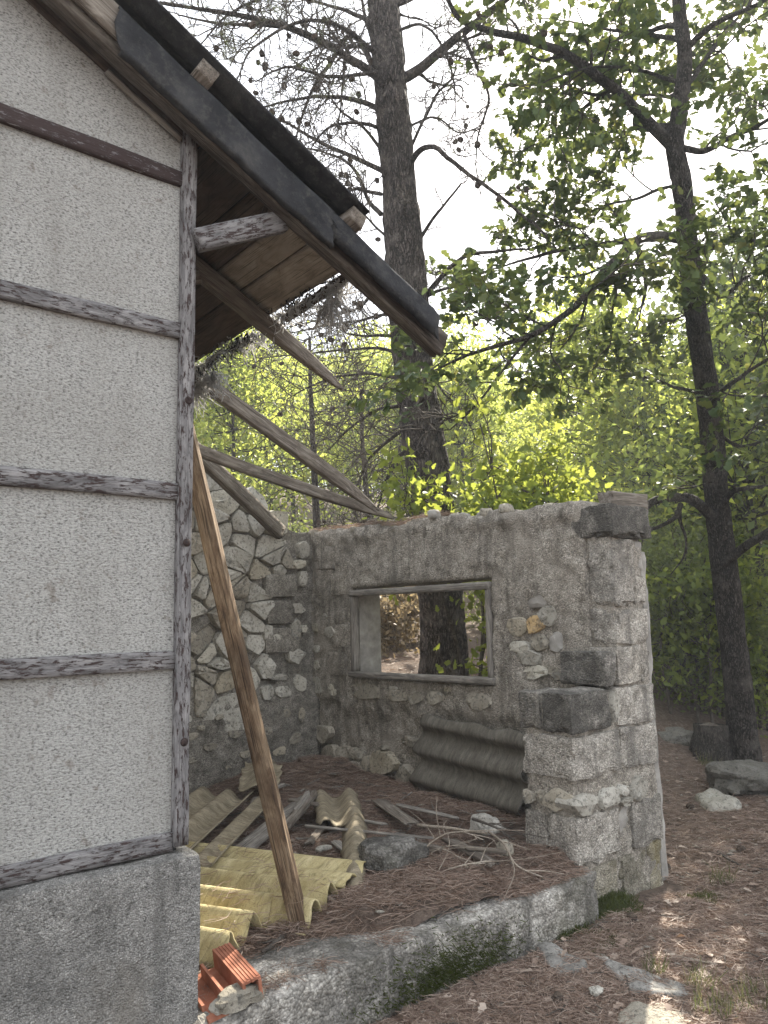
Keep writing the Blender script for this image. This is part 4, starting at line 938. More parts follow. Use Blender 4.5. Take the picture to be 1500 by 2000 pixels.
def rot_rand(n, up_=.6, r=rng): v = r.normal(0, 1, (n, 3)); v[:, 2] = np.abs(v[:, 2])+up_; return norml(v)
def needles(name, P, D, L, W_, tint):
    """thin blades: P base, D direction"""
    n = len(P); S = norml(np.cross(D, rng.normal(0, 1, (n, 3)))); mid = P+D*(L*.5)[:, None]+rng.normal(0, 1, (n, 3))*(L*.05)[:, None]; tip = P+D*L[:, None]
    w2 = (S.T*W_/2).T; V = np.stack([P-w2, P+w2, mid+w2, mid-w2, tip+w2*.5, tip-w2*.5], 1).reshape(-1, 3)
    b = np.arange(n)[:, None]*6; F = np.concatenate([b+np.array([0, 1, 2, 3]), b+np.array([3, 2, 4, 5])], 0).astype(np.int32)
    me = mesh_np(name, V, F); at = me.attributes.new('tint', 'FLOAT', 'POINT'); at.data.foreach_set('value', np.repeat(tint, 6).astype(np.float32)); return me
def wander(p, d, L, n, wig, grav, r2):
    P = [np.array(p, float)]; d = np.array(d, float); d /= np.linalg.norm(d)
    for _ in range(n):
        d = d+np.array([r2.gauss(0, wig), r2.gauss(0, wig), r2.gauss(0, wig)+grav]); d /= np.linalg.norm(d); P.append(P[-1]+d*L/n)
    return np.array(P)
def perp(d, r2):
    v = np.array([r2.gauss(0, 1), r2.gauss(0, 1), r2.gauss(0, 1)]); v -= d*(v@d)/(d@d); return v/np.linalg.norm(v)
def bark_trunk(name, pts, rad, mat, parent, seed, sides=44, nr=150, amp=.02, flare=0.):
    P = smooth_path(pts, nr); tt = np.linspace(0, 1, nr); R = np.interp(tt, np.linspace(0, 1, len(rad)), rad)
    T = Tubes(); T.add(P, R, sides); V = T.V[0]; C_ = np.repeat(P, sides, 0); n = norml(V-C_); Ls = np.repeat(np.r_[0, np.cumsum(np.linalg.norm(np.diff(P, axis=0), axis=1))], sides)
    an = np.tile(np.arange(sides)*2*math.pi/sides, nr); rr = np.repeat(R, sides)
    q = np.stack([np.cos(an)*rr*16, np.sin(an)*rr*16, Ls*4.2], 1)
    f = 1-np.abs(vnoise(q, seed))*2; f2 = fbm(q*.35, seed+5, 3); f3 = vnoise(q*2.3, seed+8)
    rootf = flare*np.exp(-Ls/.25)*(1+.5*np.cos(an*5+seed))
    T.V[0] = V+n*(-amp*np.clip(f, 0, 1)**2+f2*amp*1.2+f3*amp*.4+rootf)[:, None]
    return T.build(name, MT[mat], parent), P, R

# ------------------------------------------------------------------ the oak right of the pier
oak = empty('oak_tree', ong(1462, 1497)+np.array([.12, .1, -.05])); r2 = random.Random(91)
tag(oak, 'slender oak with furrowed dark trunk and lobed leaves right of the ruin', 'tree')
ob = WO[oak.name]; d0 = float((ob-EYE)@fw)
D = lambda x, y, d: ondep(x, y, d)
tr_pts = [ob+np.array([0, 0, -.1]), D(1446, 1380, d0), D(1424, 1180, d0), D(1402, 1000, d0), D(1385, 800, d0-.05), D(1352, 560, d0-.1), D(1334, 380, d0-.1), D(1316, 275, d0-.1)]
bark_trunk('trunk', tr_pts, [.165, .135, .13, .122, .113, .105, .098, .092], 'bark_oak', oak, 3, 52, 300, .013, .05)
OL, ON, OA, OT = [], [], [], []            # leaf position, normal, axis
LT, TW = Tubes(), Tubes()
def oak_leaves_at(p, d, n, sp=.05):
    for _ in range(n):
        a = d/np.linalg.norm(d)*.5+np.array([r2.gauss(0, .6), r2.gauss(0, .6), r2.gauss(-.15, .4)])
        OL.append(p+np.array([r2.gauss(0, sp), r2.gauss(0, sp), r2.gauss(0, sp*.7)])); OA.append(a); v = np.array([r2.gauss(0, .55), r2.gauss(0, .55), 1.]); ON.append(v)
def oak_sub(p, d, L, r, lv):
    P = wander(p, d, L, 7, .22, .0 if lv else .02, r2); (TW if lv else LT).add(P, np.linspace(r, r*.4, 8), 4 if lv else 6)
    if lv == 1:
        for i in (3, 4, 5, 6, 7):
            if r2.random() < .7: oak_leaves_at(P[i], P[i]-P[i-1], r2.randint(1, 3), .045)
        oak_leaves_at(P[-1], P[-1]-P[-2], 5, .04)
    else:
        for i in range(2, 8):
            for _ in range(r2.choice((1, 1, 2))):
                dd = P[i]-P[i-1]; dd = dd/np.linalg.norm(dd)*.7+perp(dd, r2)*np.array([.9, .9, .5]); oak_sub(P[i], dd, r2.uniform(.22, .45), .006, 1)
def limb(pts, r0, r1, n=26, sprout=(.3, 1.), dens=.24, Ls=(.45, 1.0), wob=.012, fol=True):
    P = smooth_path([D(*q) for q in pts], n); P = P+wob*np.stack([vnoise(P*5, 1), vnoise(P*5, 2), vnoise(P*5, 3)], 1)
    R = np.linspace(r0, r1, n); LT.add(P, R, 9); cum = np.r_[0, np.cumsum(np.linalg.norm(np.diff(P, axis=0), axis=1))]
    s = cum[-1]*sprout[0]
    while fol and s < cum[-1]*sprout[1]:
        i = min(max(1, int(np.searchsorted(cum, s))), n-1); dd = P[i]-P[i-1]; dd /= np.linalg.norm(dd)
        oak_sub(P[i], dd*.55+perp(dd, r2)*np.array([1, 1, .6]), r2.uniform(*Ls), max(.008, R[i]*.45), 0); s += dens*r2.uniform(.6, 1.4)
    if fol: oak_sub(P[-1], P[-1]-P[-2], r2.uniform(*Ls), r1*.8, 0)
o7 = d0-.1
limb([(1316, 285, o7), (1330, 200, o7), (1336, 120, o7), (1326, 0, o7), (1318, -160, o7+.1), (1330, -380, o7+.2)], .088, .05, sprout=(.15, 1), dens=.3, Ls=(.6, 1.2))
limb([(1318, 290, o7), (1262, 235, o7-.1), (1200, 172, o7-.2), (1110, 110, o7-.35), (1040, 78, o7-.5), (960, 62, o7-.6), (905, 40, o7-.7), (870, -10, o7-.8)], .062, .018, 40, sprout=(.3, .72), dens=.4, Ls=(.4, .75))
limb([(1312, 250, o7), (1245, 245, o7+.2), (1240, 210, o7+.3), (1180, 190, o7+.5), (1120, 230, o7+.6), (1070, 270, o7+.7)], .045, .012, sprout=(.45, 1), Ls=(.35, .8))
limb([(1340, 468, o7), (1270, 462, o7-.2), (1232, 482, o7-.3), (1180, 530, o7-.5), (1120, 600, o7-.7), (1040, 655, o7-.9), (960, 680, o7-1.1), (885, 705, o7-1.2)], .055, .012, 36, sprout=(.3, 1), dens=.17, Ls=(.4, .85))
limb([(1330, 465, o7), (1250, 468, o7+.3), (1150, 480, o7+.5), (1050, 500, o7+.7), (980, 520, o7+.9)], .04, .010, sprout=(.3, 1), dens=.2, Ls=(.4, .8))
limb([(1245, 480, o7-.3), (1255, 530, o7-.3), (1262, 560, o7-.2), (1252, 600, o7-.1)], .03, .012, 12, sprout=(.4, 1), Ls=(.3, .6))
n_keep = len(OL)
limb([(1040, 655, o7-.9), (985, 720, o7-1.0), (930, 790, o7-1.1), (880, 840, o7-1.1)], .014, .006, 16, sprout=(.5, 1), dens=.22, Ls=(.25, .45))
for L_ in (OL, ON, OA): del L_[n_keep+18:]      # a few leaves only on this nearly bare twig
limb([(1345, 490, o7), (1400, 480, o7-.3), (1440, 465, o7-.6), (1500, 480, o7-.9), (1560, 500, o7-1.1)], .04, .015, sprout=(.25, 1), dens=.22)
limb([(1365, 530, o7), (1390, 570, o7-.2), (1412, 576, o7-.3), (1460, 540, o7-.5), (1530, 500, o7-.8)], .035, .012, sprout=(.35, 1), dens=.22)
limb([(1330, 290, o7), (1375, 295, o7-.2), (1430, 268, o7-.4), (1490, 240, o7-.7), (1560, 200, o7-.9)], .035, .012, sprout=(.2, 1), dens=.2)
limb([(1328, 180, o7), (1370, 130, o7+.3), (1420, 60, o7+.5), (1480, -10, o7+.7)], .03, .012, sprout=(.2, 1), dens=.2)
limb([(1335, 80, o7), (1280, 70, o7+.4), (1200, 60, o7+.7), (1110, 40, o7+1.0)], .03, .01, sprout=(.25, 1), dens=.2)
limb([(1325, 160, o7), (1260, 140, o7+.2), (1180, 130, o7-.4), (1090, 150, o7-.6)], .022, .008, sprout=(.25, 1), dens=.2)
limb([(1350, 360, o7), (1290, 370, o7+.2), (1240, 390, o7+.4), (1180, 400, o7+.6), (1140, 420, o7+.8)], .022, .008, sprout=(.3, 1), dens=.2)
limb([(1380, 770, o7), (1335, 760, o7+.2), (1270, 740, o7+.5), (1180, 720, o7+.7), (1090, 700, o7+.9)], .022, .007, sprout=(.3, 1), dens=.2, Ls=(.35, .8))
limb([(1385, 800, o7), (1410, 765, o7-.3), (1450, 735, o7-.6), (1520, 690, o7-.9)], .03, .012, sprout=(.3, 1), dens=.22)
limb([(1390, 1010, o7), (1350, 975, o7-.1), (1300, 972, o7-.2), (1265, 985, o7-.3), (1240, 1020, o7-.2)], .055, .03, 20, fol=False)
limb([(1330, 985, o7), (1320, 1010, o7-.1), (1285, 1030, o7-.1), (1250, 1040, o7)], .028, .014, 14, fol=False)
limb([(1328, 990, o7), (1330, 1020, o7), (1340, 1050, o7), (1335, 1085, o7), (1310, 1120, o7+.1)], .022, .006, 14, fol=False)
limb([(1415, 1100, o7), (1450, 1070, o7-.2), (1490, 1045, o7-.4), (1550, 1000, o7-.6)], .05, .03, 14, sprout=(.5, 1), dens=.4)
limb([(1402, 1010, o7), (1425, 965, o7-.1), (1450, 955, o7-.3), (1500, 950, o7-.5)], .035, .015, 14, sprout=(.5, 1), dens=.35)
limb([(1395, 840, o7), (1440, 870, o7+.3), (1490, 860, o7+.4), (1540, 840, o7+.5)], .02, .01, 14, sprout=(.3, 1), dens=.3)
LT.build('limbs', MT['bark_oak'], oak); TW.build('twigs', MT['twig'], oak)
n = len(OL); print('oak leaves', n)
me = leaf_mesh('foliage', np.array(OL)-ob, np.array(OA), np.array(ON), rng.uniform(.07, .14, n), OAK, np.clip(rng.beta(2, 2.6, n), 0, 1))
link('foliage', me, MT['leaf_oak'], oak, None, ob)

# ------------------------------------------------------------------ the pine behind the window wall
r2 = random.Random(5)
pb = ondep(868, 1330, 8.05); pb[2] = gz1(pb[0], pb[1])-.1
pine = empty('pine_tree', pb); tag(pine, 'tall pine with thick furrowed trunk and bare dead lower branches', 'tree')
dp = 8.1
bark_trunk('trunk', [pb, D(862, 1200, dp), D(846, 1000, dp), D(826, 850, dp), D(807, 700, dp), D(790, 500, dp), D(775, 300, dp), D(762, 150, dp), D(750, 0, dp+.1), D(738, -250, dp+.2), D(730, -600, dp+.3)],
           [.25, .232, .228, .22, .212, .202, .19, .18, .165, .14, .10], 'bark_pine', pine, 6, 60, 320, .032, .04)
PB, PT = Tubes(), Tubes(); CN = []; NP, ND = [], []
def dead_twig(p, d, L, r, lv, green):
    P = wander(p, d, L, 6, .26, .05, r2); (PT).add(P, np.linspace(r, max(.0022, r*.4), 7), 3)
    if lv < 2:
        for i in range(1, 7):
            if r2.random() < (.85 if lv == 0 else .55):
                dd = P[i]-P[i-1]; dd = dd/np.linalg.norm(dd)*.8+perp(dd, r2)*.8; dead_twig(P[i], dd, L*r2.uniform(.35, .62), r*.58, lv+1, green)
    if r2.random() < .10 and lv > 0: CN.append(P[r2.randint(2, 5)])
    if lv == 2 and r2.random() < green:
        for _ in range(16):
            v = P[-1]-P[-2]; v = v/np.linalg.norm(v)*.9+np.array([r2.gauss(0, .6), r2.gauss(0, .6), r2.gauss(0, .6)]); NP.append(P[-1-r2.randint(0, 2)]); ND.append(v/np.linalg.norm(v))
def pbranch(pts, r0, r1, tw=.16, L=(.25, .7), sp=(.15, 1.), green=.0, n=26):
    P = smooth_path([D(*q) for q in pts], n); P = P+.012*np.stack([vnoise(P*6, 4), vnoise(P*6, 5), vnoise(P*6, 6)], 1); R = np.linspace(r0, r1, n); PB.add(P, R, 7)
    cum = np.r_[0, np.cumsum(np.linalg.norm(np.diff(P, axis=0), axis=1))]; s = cum[-1]*sp[0]
    while s < cum[-1]*sp[1]:
        i = min(max(1, int(np.searchsorted(cum, s))), n-1); dd = P[i]-P[i-1]; dd /= np.linalg.norm(dd)
        dead_twig(P[i], dd*.6+perp(dd, r2)*np.array([.8, .8, 1.1]), r2.uniform(*L), max(.008, R[i]*.4), 0, green); s += .8*tw*r2.uniform(.6, 1.4)
e = dp
pbranch([(748, 160, e), (700, 125, e-.2), (620, 78, e-.5), (520, 42, e-.8), (420, 22, e-1.0), (310, 5, e-1.2)], .05, .012, .16, (.3, .8), green=.25)
pbranch([(560, 52, e-.6), (500, 48, e-.6), (420, 45, e-.5), (350, 30, e-.4)], .025, .008, .18, (.25, .6), green=.35)
pbranch([(768, 160, e), (815, 140, e-.1), (870, 92, e-.3), (930, 45, e-.5), (1010, -20, e-.7)], .06, .03, .3, (.3, .8))
pbranch([(905, 62, e-.4), (930, 130, e-.5), (955, 190, e-.5), (935, 260, e-.4), (930, 320, e-.3)], .02, .006, .12, (.2, .5))
pbranch([(748, 215, e), (690, 196, e+.1), (600, 190, e+.2), (512, 208, e+.3)], .032, .01, .15, (.25, .6), green=.1)
pbranch([(750, 335, e), (700, 312, e+.1), (620, 275, e+.2), (560, 240, e+.3), (520, 225, e+.4)], .03, .009, .15, (.25, .6))
pbranch([(745, 165, e), (690, 70, e+.2), (640, 130, e+.3), (600, 200, e+.4), (570, 300, e+.5)], .035, .01, .15, (.25, .6))
pbranch([(750, 300, e), (710, 250, e-.1), (660, 210, e-.2), (600, 110, e-.3)], .02, .006, .15, (.25, .6))
pbranch([(745, 420, e), (720, 390, e+.2), (690, 330, e+.4), (640, 300, e+.6), (560, 285, e+.7)], .028, .008, .15, (.25, .6))
pbranch([(735, 60, e), (700, 30, e+.1), (640, 10, e+.3), (560, -10, e+.5)], .03, .01, .15, (.3, .7), green=.3)
pbranch([(745, 100, e), (680, 95, e+.4), (670, 160, e+.5), (660, 260, e+.6)], .025, .008, .14, (.2, .55))
pbranch([(740, 20, e), (800, 0, e), (860, -40, e)], .04, .02, .3, (.3, .7))
pbranch([(800, 320, e), (818, 296, e-.2), (846, 285, e-.4), (900, 328, e-.5), (1000, 402, e-.6), (1070, 462, e-.6)], .035, .012, .5, (.2, .5), sp=(.4, 1))
pbranch([(820, 465, e), (852, 420, e-.2), (902, 358, e-.4)], .022, .010, .3, (.15, .4))
pbranch([(836, 575, e), (880, 522, e-.2), (918, 497, e-.4), (975, 490, e-.5), (1035, 488, e-.5)], .030, .010, .35, (.2, .5))
pbranch([(835, 580, e), (880, 560, e-.2), (930, 560, e-.3), (980, 620, e-.3)], .02, .006, .3, (.2, .5))
pbranch([(795, 300, e), (845, 200, e-.1), (885, 150, e-.2), (895, 90, e-.2)], .018, .006, .2, (.2, .5))
pbranch([(800, 450, e), (790, 400, e-.3), (800, 395, e-.4)], .02, .012, .3, (.15, .3))
pbranch([(785, 652, e), (735, 656, e-.2), (680, 652, e-.4)], .022, .01, .14, (.25, .6))
pbranch([(790, 790, e), (740, 800, e+.1), (690, 830, e+.2), (640, 880, e+.3)], .022, .007, .10, (.3, .7))
pbranch([(800, 830, e), (760, 860, e+.2), (720, 900, e+.4), (690, 960, e+.5)], .025, .007, .10, (.3, .7))
pbranch([(790, 740, e), (720, 730, e+.5), (640, 740, e+.8), (560, 780, e+1.0)], .022, .006, .09, (.3, .8))
pbranch([(795, 690, e), (720, 680, e+.5), (620, 690, e+.9), (500, 700, e+1.2)], .022, .006, .09, (.3, .8))
pbranch([(810, 880, e), (780, 890, e+.1), (750, 950, e+.1), (735, 1000, e+.1)], .028, .008, .12, (.25, .5))
pbranch([(830, 720, e), (860, 760, e-.2), (900, 800, e-.3), (930, 860, e-.3)], .014, .005, .14, (.25, .5))
for pts, r0 in [([(745, 250, e), (690, 240, e-.2), (640, 250, e-.4), (600, 300, e-.5)], .022), ([(740, 110, e), (680, 60, e-.3), (600, 40, e-.6), (500, 90, e-.9), (460, 160, e-1.0)], .028), ([(745, 380, e), (690, 370, e+.3), (640, 390, e+.6), (590, 360, e+.9)], .022),
                ([(740, -20, e), (680, -40, e-.3), (580, -30, e-.6), (460, 20, e-.9), (390, 90, e-1.1)], .03), ([(760, 470, e), (730, 440, e+.1), (700, 400, e+.2), (680, 330, e+.3)], .016), ([(775, 60, e), (830, 50, e-.4), (880, 130, e-.6), (890, 230, e-.7)], .018),
                ([(790, 250, e), (850, 230, e+.2), (900, 260, e+.3), (950, 240, e+.4)], .014), ([(735, 560, e), (700, 600, e+.4), (640, 620, e+.8), (560, 640, e+1.1)], .02), ([(770, 610, e), (700, 625, e+.6), (620, 640, e+1.), (520, 660, e+1.4)], .02),
                ([(760, 120, e), (720, 60, e+.3), (700, -20, e+.5), (640, -80, e+.7)], .03), ([(755, 140, e), (640, 150, e-.6), (560, 130, e-.9), (500, 160, e-1.1)], .022)]:
    pbranch(pts, r0, .006, .13, (.25, .65), green=.08)
PB.build('limbs', MT['bark_pine'], pine); PT.build('twigs', MT['twig'], pine)
me = needles('foliage', np.array(NP)-pb, np.array(ND), rng.uniform(.06, .11, len(NP)), np.full(len(NP), .0022), rng.random(len(NP))); link('foliage', me, MT['pineleaf'], pine, None, pb)
th = np.linspace(.05, math.pi, 8); V = []; k = 10
for i, t in enumerate(th):
    for j in range(k): a = (j+.5*(i % 2))*2*math.pi/k; r = .024*math.sin(t)**.8*(1+.18*((j+i) % 2)); V.append((r*math.cos(a), r*math.sin(a), -.034*math.cos(t)*-1))
F = [(i*k+j, i*k+(j+1) % k, (i+1)*k+(j+1) % k, (i+1)*k+j) for i in range(7) for j in range(k)]
cme = mesh_np('cone', V, F)
r2.shuffle(CN); print('cones', len(CN), 'pine twigs', len(PT.V))
for c in CN[:130]:
    M = Matrix.Translation(Vector(tuple(c))) @ Matrix.Rotation(r2.uniform(0, 6), 4, 'Z') @ Matrix.Rotation(r2.uniform(1.5, 3.1), 4, 'X') @ Matrix.Scale(r2.uniform(.8, 1.25), 4)
    link('cone', cme, MT['cone'], pine, M)

# ------------------------------------------------------------------ woodland on the slope
def crown_meshes(seed, H, R, ncl, per, leaf, tmpl, z0=.25, spread=.34, stems=1, tr=.07):
    """local meshes: trunk, foliage; clusters of leaves on branch ends through the crown volume"""
    q = random.Random(seed); g2 = np.random.default_rng(seed); T = Tubes(); cl = []
    bases = [np.array([q.gauss(0, .12)*(stems > 1), q.gauss(0, .12)*(stems > 1), -.15]) for _ in range(stems)]
    trunks = []
    for b in bases:
        P = wander(b, (q.gauss(0, .08+.03*(stems > 1)), q.gauss(0, .08+.03*(stems > 1)), 1), H*.86, 12, .07, .05, q); T.add(P, np.linspace(tr, tr*.18, 13), 8); trunks.append(P)
    for i in range(ncl):
        P = q.choice(trunks); t = q.uniform(z0, 1.)**.8; k = min(11, int(t*12)); s = P[k]
        a = q.random()*6.283; rr = R*(1-.75*max(0, t-.45)/.55)*math.sqrt(q.random())*q.uniform(.75, 1.1)
        e = s+np.array([math.cos(a)*rr, math.sin(a)*rr, H*.08*q.gauss(.6, .7)+.12*rr]); cl.append(e)
        m = (s+e)/2+np.array([q.gauss(0, .08), q.gauss(0, .08), q.gauss(-.05, .1)]); T.add(smooth_path([s, m, e], 6), np.linspace(tr*.22, .005, 6), 4)
    cl = np.array(cl); n = ncl*per
    pos = np.repeat(cl, per, 0)+g2.normal(0, 1, (n, 3))*np.array([spread, spread, spread*.62])*np.repeat(g2.uniform(.55, 1.25, ncl), per)[:, None]
    ax = g2.normal(0, 1, (n, 3))+np.array([0, 0, -.25]); nr = rot_rand(n, .5, g2)
    tint = np.clip(np.repeat(g2.beta(2, 2.2, ncl), per)*.55+g2.beta(2, 2, n)*.45, 0, 1)
    return mesh_np('trunk', np.concatenate(T.V), np.concatenate(T.F).astype(np.int32), True), leaf_mesh('foliage', pos, ax, nr, g2.uniform(.7, 1.25, n)*leaf, tmpl, tint)
def plant_at(name, meshes, x, y, s, rot, leafm, barkm, label, cat, group, sz=1.):
    e = empty(name, (x, y, gz1(x, y))); tag(e, label, cat, group)
    e.rotation_euler = (0, 0, rot); e.scale = (s, s, s*sz)
    for nm, me, mt in (('trunk' if 'shrub' not in name else 'stems', meshes[0], barkm), ('foliage', meshes[1], leafm)):
        if not me.materials: me.materials.append(mt)
        o = bpy.data.objects.new(nm, me); col.objects.link(o); o.parent = e
    return e
q = random.Random(21)
FAR = [crown_meshes(301+i, 5.6, 1.9, 130, 44, .115, SIMPLE, .22, .34) for i in range(4)]
MARK = [(560, 'between house corner and thin bare pines'), (770, 'left of the big pine trunk'), (900, 'behind the big pine trunk'), (1080, 'above the middle of the window wall'), (1290, 'above the pier end of the wall'), (1420, 'just left of the oak trunk'), (3000, 'right of the oak trunk')]
TL, TO = {}, []
for row, (dep, n) in enumerate(((13.5, 3), (17, 6), (21.5, 8), (28, 9), (36, 10))):
    for k in range(n):
        pxx = 330+(k+.5+q.uniform(-.3, .3)+.25*(row % 2))*1330/n
        if row == 0: pxx = (430, 1290, 1460)[k]
        p = ondep(pxx, 1200, dep*q.uniform(.93, 1.07)); s = q.uniform(.8, 1.1)*(1+.012*dep)
        if row == 0: s *= .8
        mk_ = next(t for x, t in MARK if pxx < x); key = (row, mk_); TL.setdefault(key, [])
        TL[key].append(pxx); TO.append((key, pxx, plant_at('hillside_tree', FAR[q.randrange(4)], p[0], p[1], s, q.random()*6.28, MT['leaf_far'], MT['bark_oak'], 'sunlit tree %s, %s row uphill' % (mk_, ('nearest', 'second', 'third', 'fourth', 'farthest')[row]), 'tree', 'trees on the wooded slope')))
for key, x_, o in TO:
    L_ = sorted(TL[key])
    if len(L_) > 1: o['label'] += ', ' + ('left one' if x_ == L_[0] else ('right one' if x_ == L_[-1] else 'middle one'))
# evergreen undergrowth between the pier and the oak
EV = [crown_meshes(401+i, 2.2, .9, 90, 70, .06, SIMPLE, .05, .22, 4, .03) for i in range(2)]
for k, (pxx, dep, s) in enumerate([(1310, 9.8, 1.1), (1372, 9.4, .95), (1345, 11.5, 1.4), (1490, 9.4, .8), (1430, 11, 1.2)]):
    p = ondep(pxx, 1350, dep); plant_at('evergreen_shrub', EV[k % 2], p[0], p[1], s, q.random()*6.28, MT['leaf_dark'], MT['twig'], ('evergreen shrub just right of the pier edge', 'low evergreen shrub behind the boulder and stump', 'tall evergreen shrub at the back of the thicket right of the pier', 'small evergreen shrub right of the oak trunk foot', 'evergreen shrub directly behind the oak trunk')[k], 'shrub', 'evergreen thicket by the oak')
# undergrowth behind the wall, seen through the window
for k, (pxx, dep, s) in enumerate([(700, 12.5, .7), (985, 11.5, .8), (560, 11, .8)]):
    p = ondep(pxx, 1250, dep); plant_at('evergreen_shrub', EV[k % 2], p[0], p[1], s, q.random()*6.28, MT['leaf_dark'], MT['twig'], ('evergreen shrub on the slope left of the big pine', 'evergreen shrub hidden behind the wall right of the window', 'evergreen shrub behind the broken rafters above the rubble wall')[k], 'shrub', 'undergrowth behind the window wall')
# young oaks with bright leaves
YO = [crown_meshes(501+i, 1.9, .62, 60, 22, .085, OAK, .25, .16, 3, .02) for i in range(2)]
def sapling(pxx, dep, s, label, k, sz=1.):
    p = ondep(pxx, 1100, dep); return plant_at('oak_sapling_shrub', YO[k], p[0], p[1], s, q.random()*6.28, MT['leaf_sun'], MT['twig'], label, 'sapling', None, sz)
YT = [crown_meshes(521+i, 3.0, .55, 56, 22, .085, OAK, .62, .15, 3, .022) for i in range(2)]; YO += YT
sapling(1012, 7.0, 1.12, 'bright yellow green young oak rising above the middle of the wall top', 2)
sapling(940, 7.3, 1.05, 'small bright young oak just right of the pine trunk above the wall', 3)
sapling(1075, 7.2, 1.02, 'bright young oak behind the wall next to the pier cap', 3)
sapling(1000, 7.1, 1.0, 'young oak leaves at the right side of the window opening', 0)
BR = crown_meshes(811, 1.1, .7, 70, 40, .09, SIMPLE, .02, .16, 5, .012)
p = ondep(772, 1250, 10.2); plant_at('dry_brush_shrub', BR, p[0], p[1], 1.0, .4, MT['dry'], MT['twig'], 'pale brown dry brush seen through the left half of the window', 'shrub', None)
p = ondep(735, 1250, 9.4); plant_at('dry_brush_shrub', BR, p[0], p[1], .7, 2.4, MT['dry'], MT['twig'], 'small dry brush behind the left window jamb', 'shrub', None)
sapling(1325, 9.0, 1.15, 'bright leafy young oak in the thicket close to the pier', 0)
sapling(1395, 9.6, 1.3, 'bright leafy young oak in the thicket behind the stump', 1)
# the wood goes on to the right, outside the picture, towards the sun
SH = [crown_meshes(701+i, 8.2, 2.6, 170, 60, .13, SIMPLE, .3, .42, 1, .13) for i in range(2)]
for k, (x, y, s) in enumerate([(11.0, 5.0, .78), (9.8, 2.4, .85), (13.6, 5.2, 1.0)]):
    plant_at('woodland_tree', SH[k % 2] if k else FAR[1], x, y, s if k else 1.12, q.random()*6.28, MT['leaf_oak'], MT['bark_oak'], ('tall shade oak at the right picture edge behind the oak', 'nearest shade oak beyond the right picture edge', 'farther shade oak beyond the right picture edge')[k], 'tree', 'shade trees toward the sun')
# bare pine thicket on the slope left of the pine
for k, (pxx, dep, hgt) in enumerate([(622, 10.5, 4.2), (735, 11.5, 3.6)]):
    p = ondep(pxx, 1100, dep); z = gz1(p[0], p[1]); e = empty('dead_pine', (p[0], p[1], z)); tag(e, ('thin upright bare pine seen between the two hanging rafters', 'short bare pine right beside the big pine trunk')[k], 'tree', 'thin bare pines on the slope')
    T, PT = Tubes(), Tubes(); r2 = random.Random(900+k); CN, NP, ND = [], [], []
    P = wander((p[0], p[1], z-.1), (r2.gauss(0, .05), r2.gauss(0, .05), 1), hgt, 16, .03, .02, r2); T.add(P, np.linspace(.075, .02, 17), 8)
    for i in range(3, 17):
        for _ in range(3):
            a = r2.random()*6.28; dead_twig(P[i], (math.cos(a), math.sin(a), .25), r2.uniform(.6, 1.3), .012, 0, .12)
    T.build('trunk', MT['bark_pine'], e); PT.build('twigs', MT['twig'], e)
    if NP:
        me = needles('foliage', np.array(NP)-WO[e.name], np.array(ND), rng.uniform(.06, .11, len(NP)), np.full(len(NP), .003), rng.random(len(NP))); link('foliage', me, MT['pineleaf'], e, None, WO[e.name])
    for c in CN[:24]: link('cone', cme, MT['cone'], e, Matrix.Translation(Vector(tuple(c))) @ Matrix.Rotation(r2.uniform(1.5, 3.1), 4, 'X'))
# stump beside the oak
sc_ = ong(1392, 1482); st_, P, R = None, None, None
stump = empty('tree_stump', sc_); tag(stump, 'dark decayed stump between the boulder and the oak trunk', 'stump')
bark_trunk('bark', [sc_+np.array([0, 0, -.1]), sc_+np.array([0, 0, .12]), sc_+np.array([.01, 0, .34])], [.21, .17, .16], 'bark_oak', stump, 12, 40, 24, .02, .07)
th = np.arange(20)*2*math.pi/20; mk('cut_top', [(sc_[0]+.15*math.cos(a), sc_[1]+.15*math.sin(a), sc_[2]+.32+.02*math.sin(3*a)) for a in th], [tuple(range(20))], MT['oldwood'], stump)

# ------------------------------------------------------------------ litter: needles, pebbles, grass, moss
def scatter_ground(n, near=True):
    P = []
    while len(P) < n:
        x = rnd.uniform(-30, 1560); y = 1480+560*rnd.random()**.8
        p = onz(x, y, 0.)
        if x < 380 and p[0] < 1.4: continue
        if p[1] > 2.68 and p[0] < 4.62 and p[1] < 6.4: continue
        P.append(p[:2])
    return np.array(P)
def needle_litter(name, XY, zf, n_tint, lift=.006, L=(.05, .12), W_=.0024):
    n = len(XY); z = zf(XY[:, 0], XY[:, 1]); a = rng.uniform(0, 6.283, n); D_ = np.stack([np.cos(a), np.sin(a), rng.normal(0, .16, n)], 1); D_ = norml(D_)
    ln = rng.uniform(*L, n); P = np.column_stack([XY, z+lift+np.abs(rng.normal(0, .008, n))])-D_*(ln/2)[:, None]; P[:, 2] = np.maximum(P[:, 2], z-.004)
    me = needles(name, P, D_, ln, np.full(n, W_), n_tint); o = link(name, me, MT['needle']); tag(o, kind='stuff'); return o
XY = scatter_ground(70000)
gzn = lambda X, Y: gz(X, Y)+np.exp(-((X-4)**2+(Y-3)**2)/30)*.022*fbm(np.stack([X*9, Y*9, X*0], -1), 9, 3)
o = needle_litter('pine_needles', XY, gzn, rng.beta(2, 2, len(XY))); tag(o, 'carpet of dry reddish brown pine needles on the ground', 'needles')
m_ = 46000; X = rng.uniform(1.4, 4.2, m_*2); Y = 2.76+3.3*rng.random(m_*2)**1.35
dens = sstep(-.12, .16, fbm(np.stack([X*2.1, Y*2.1, X*0+3], 1), 71, 3)+.5*sstep(2.74, 2.95, Y-.24*(1-sstep(1.8, 2.7, X)))-.02); kk = (rng.random(m_*2) < dens) & ~((X > 3.70) & (Y < 3.2))
XY = np.column_stack([X, Y])[kk][:m_]
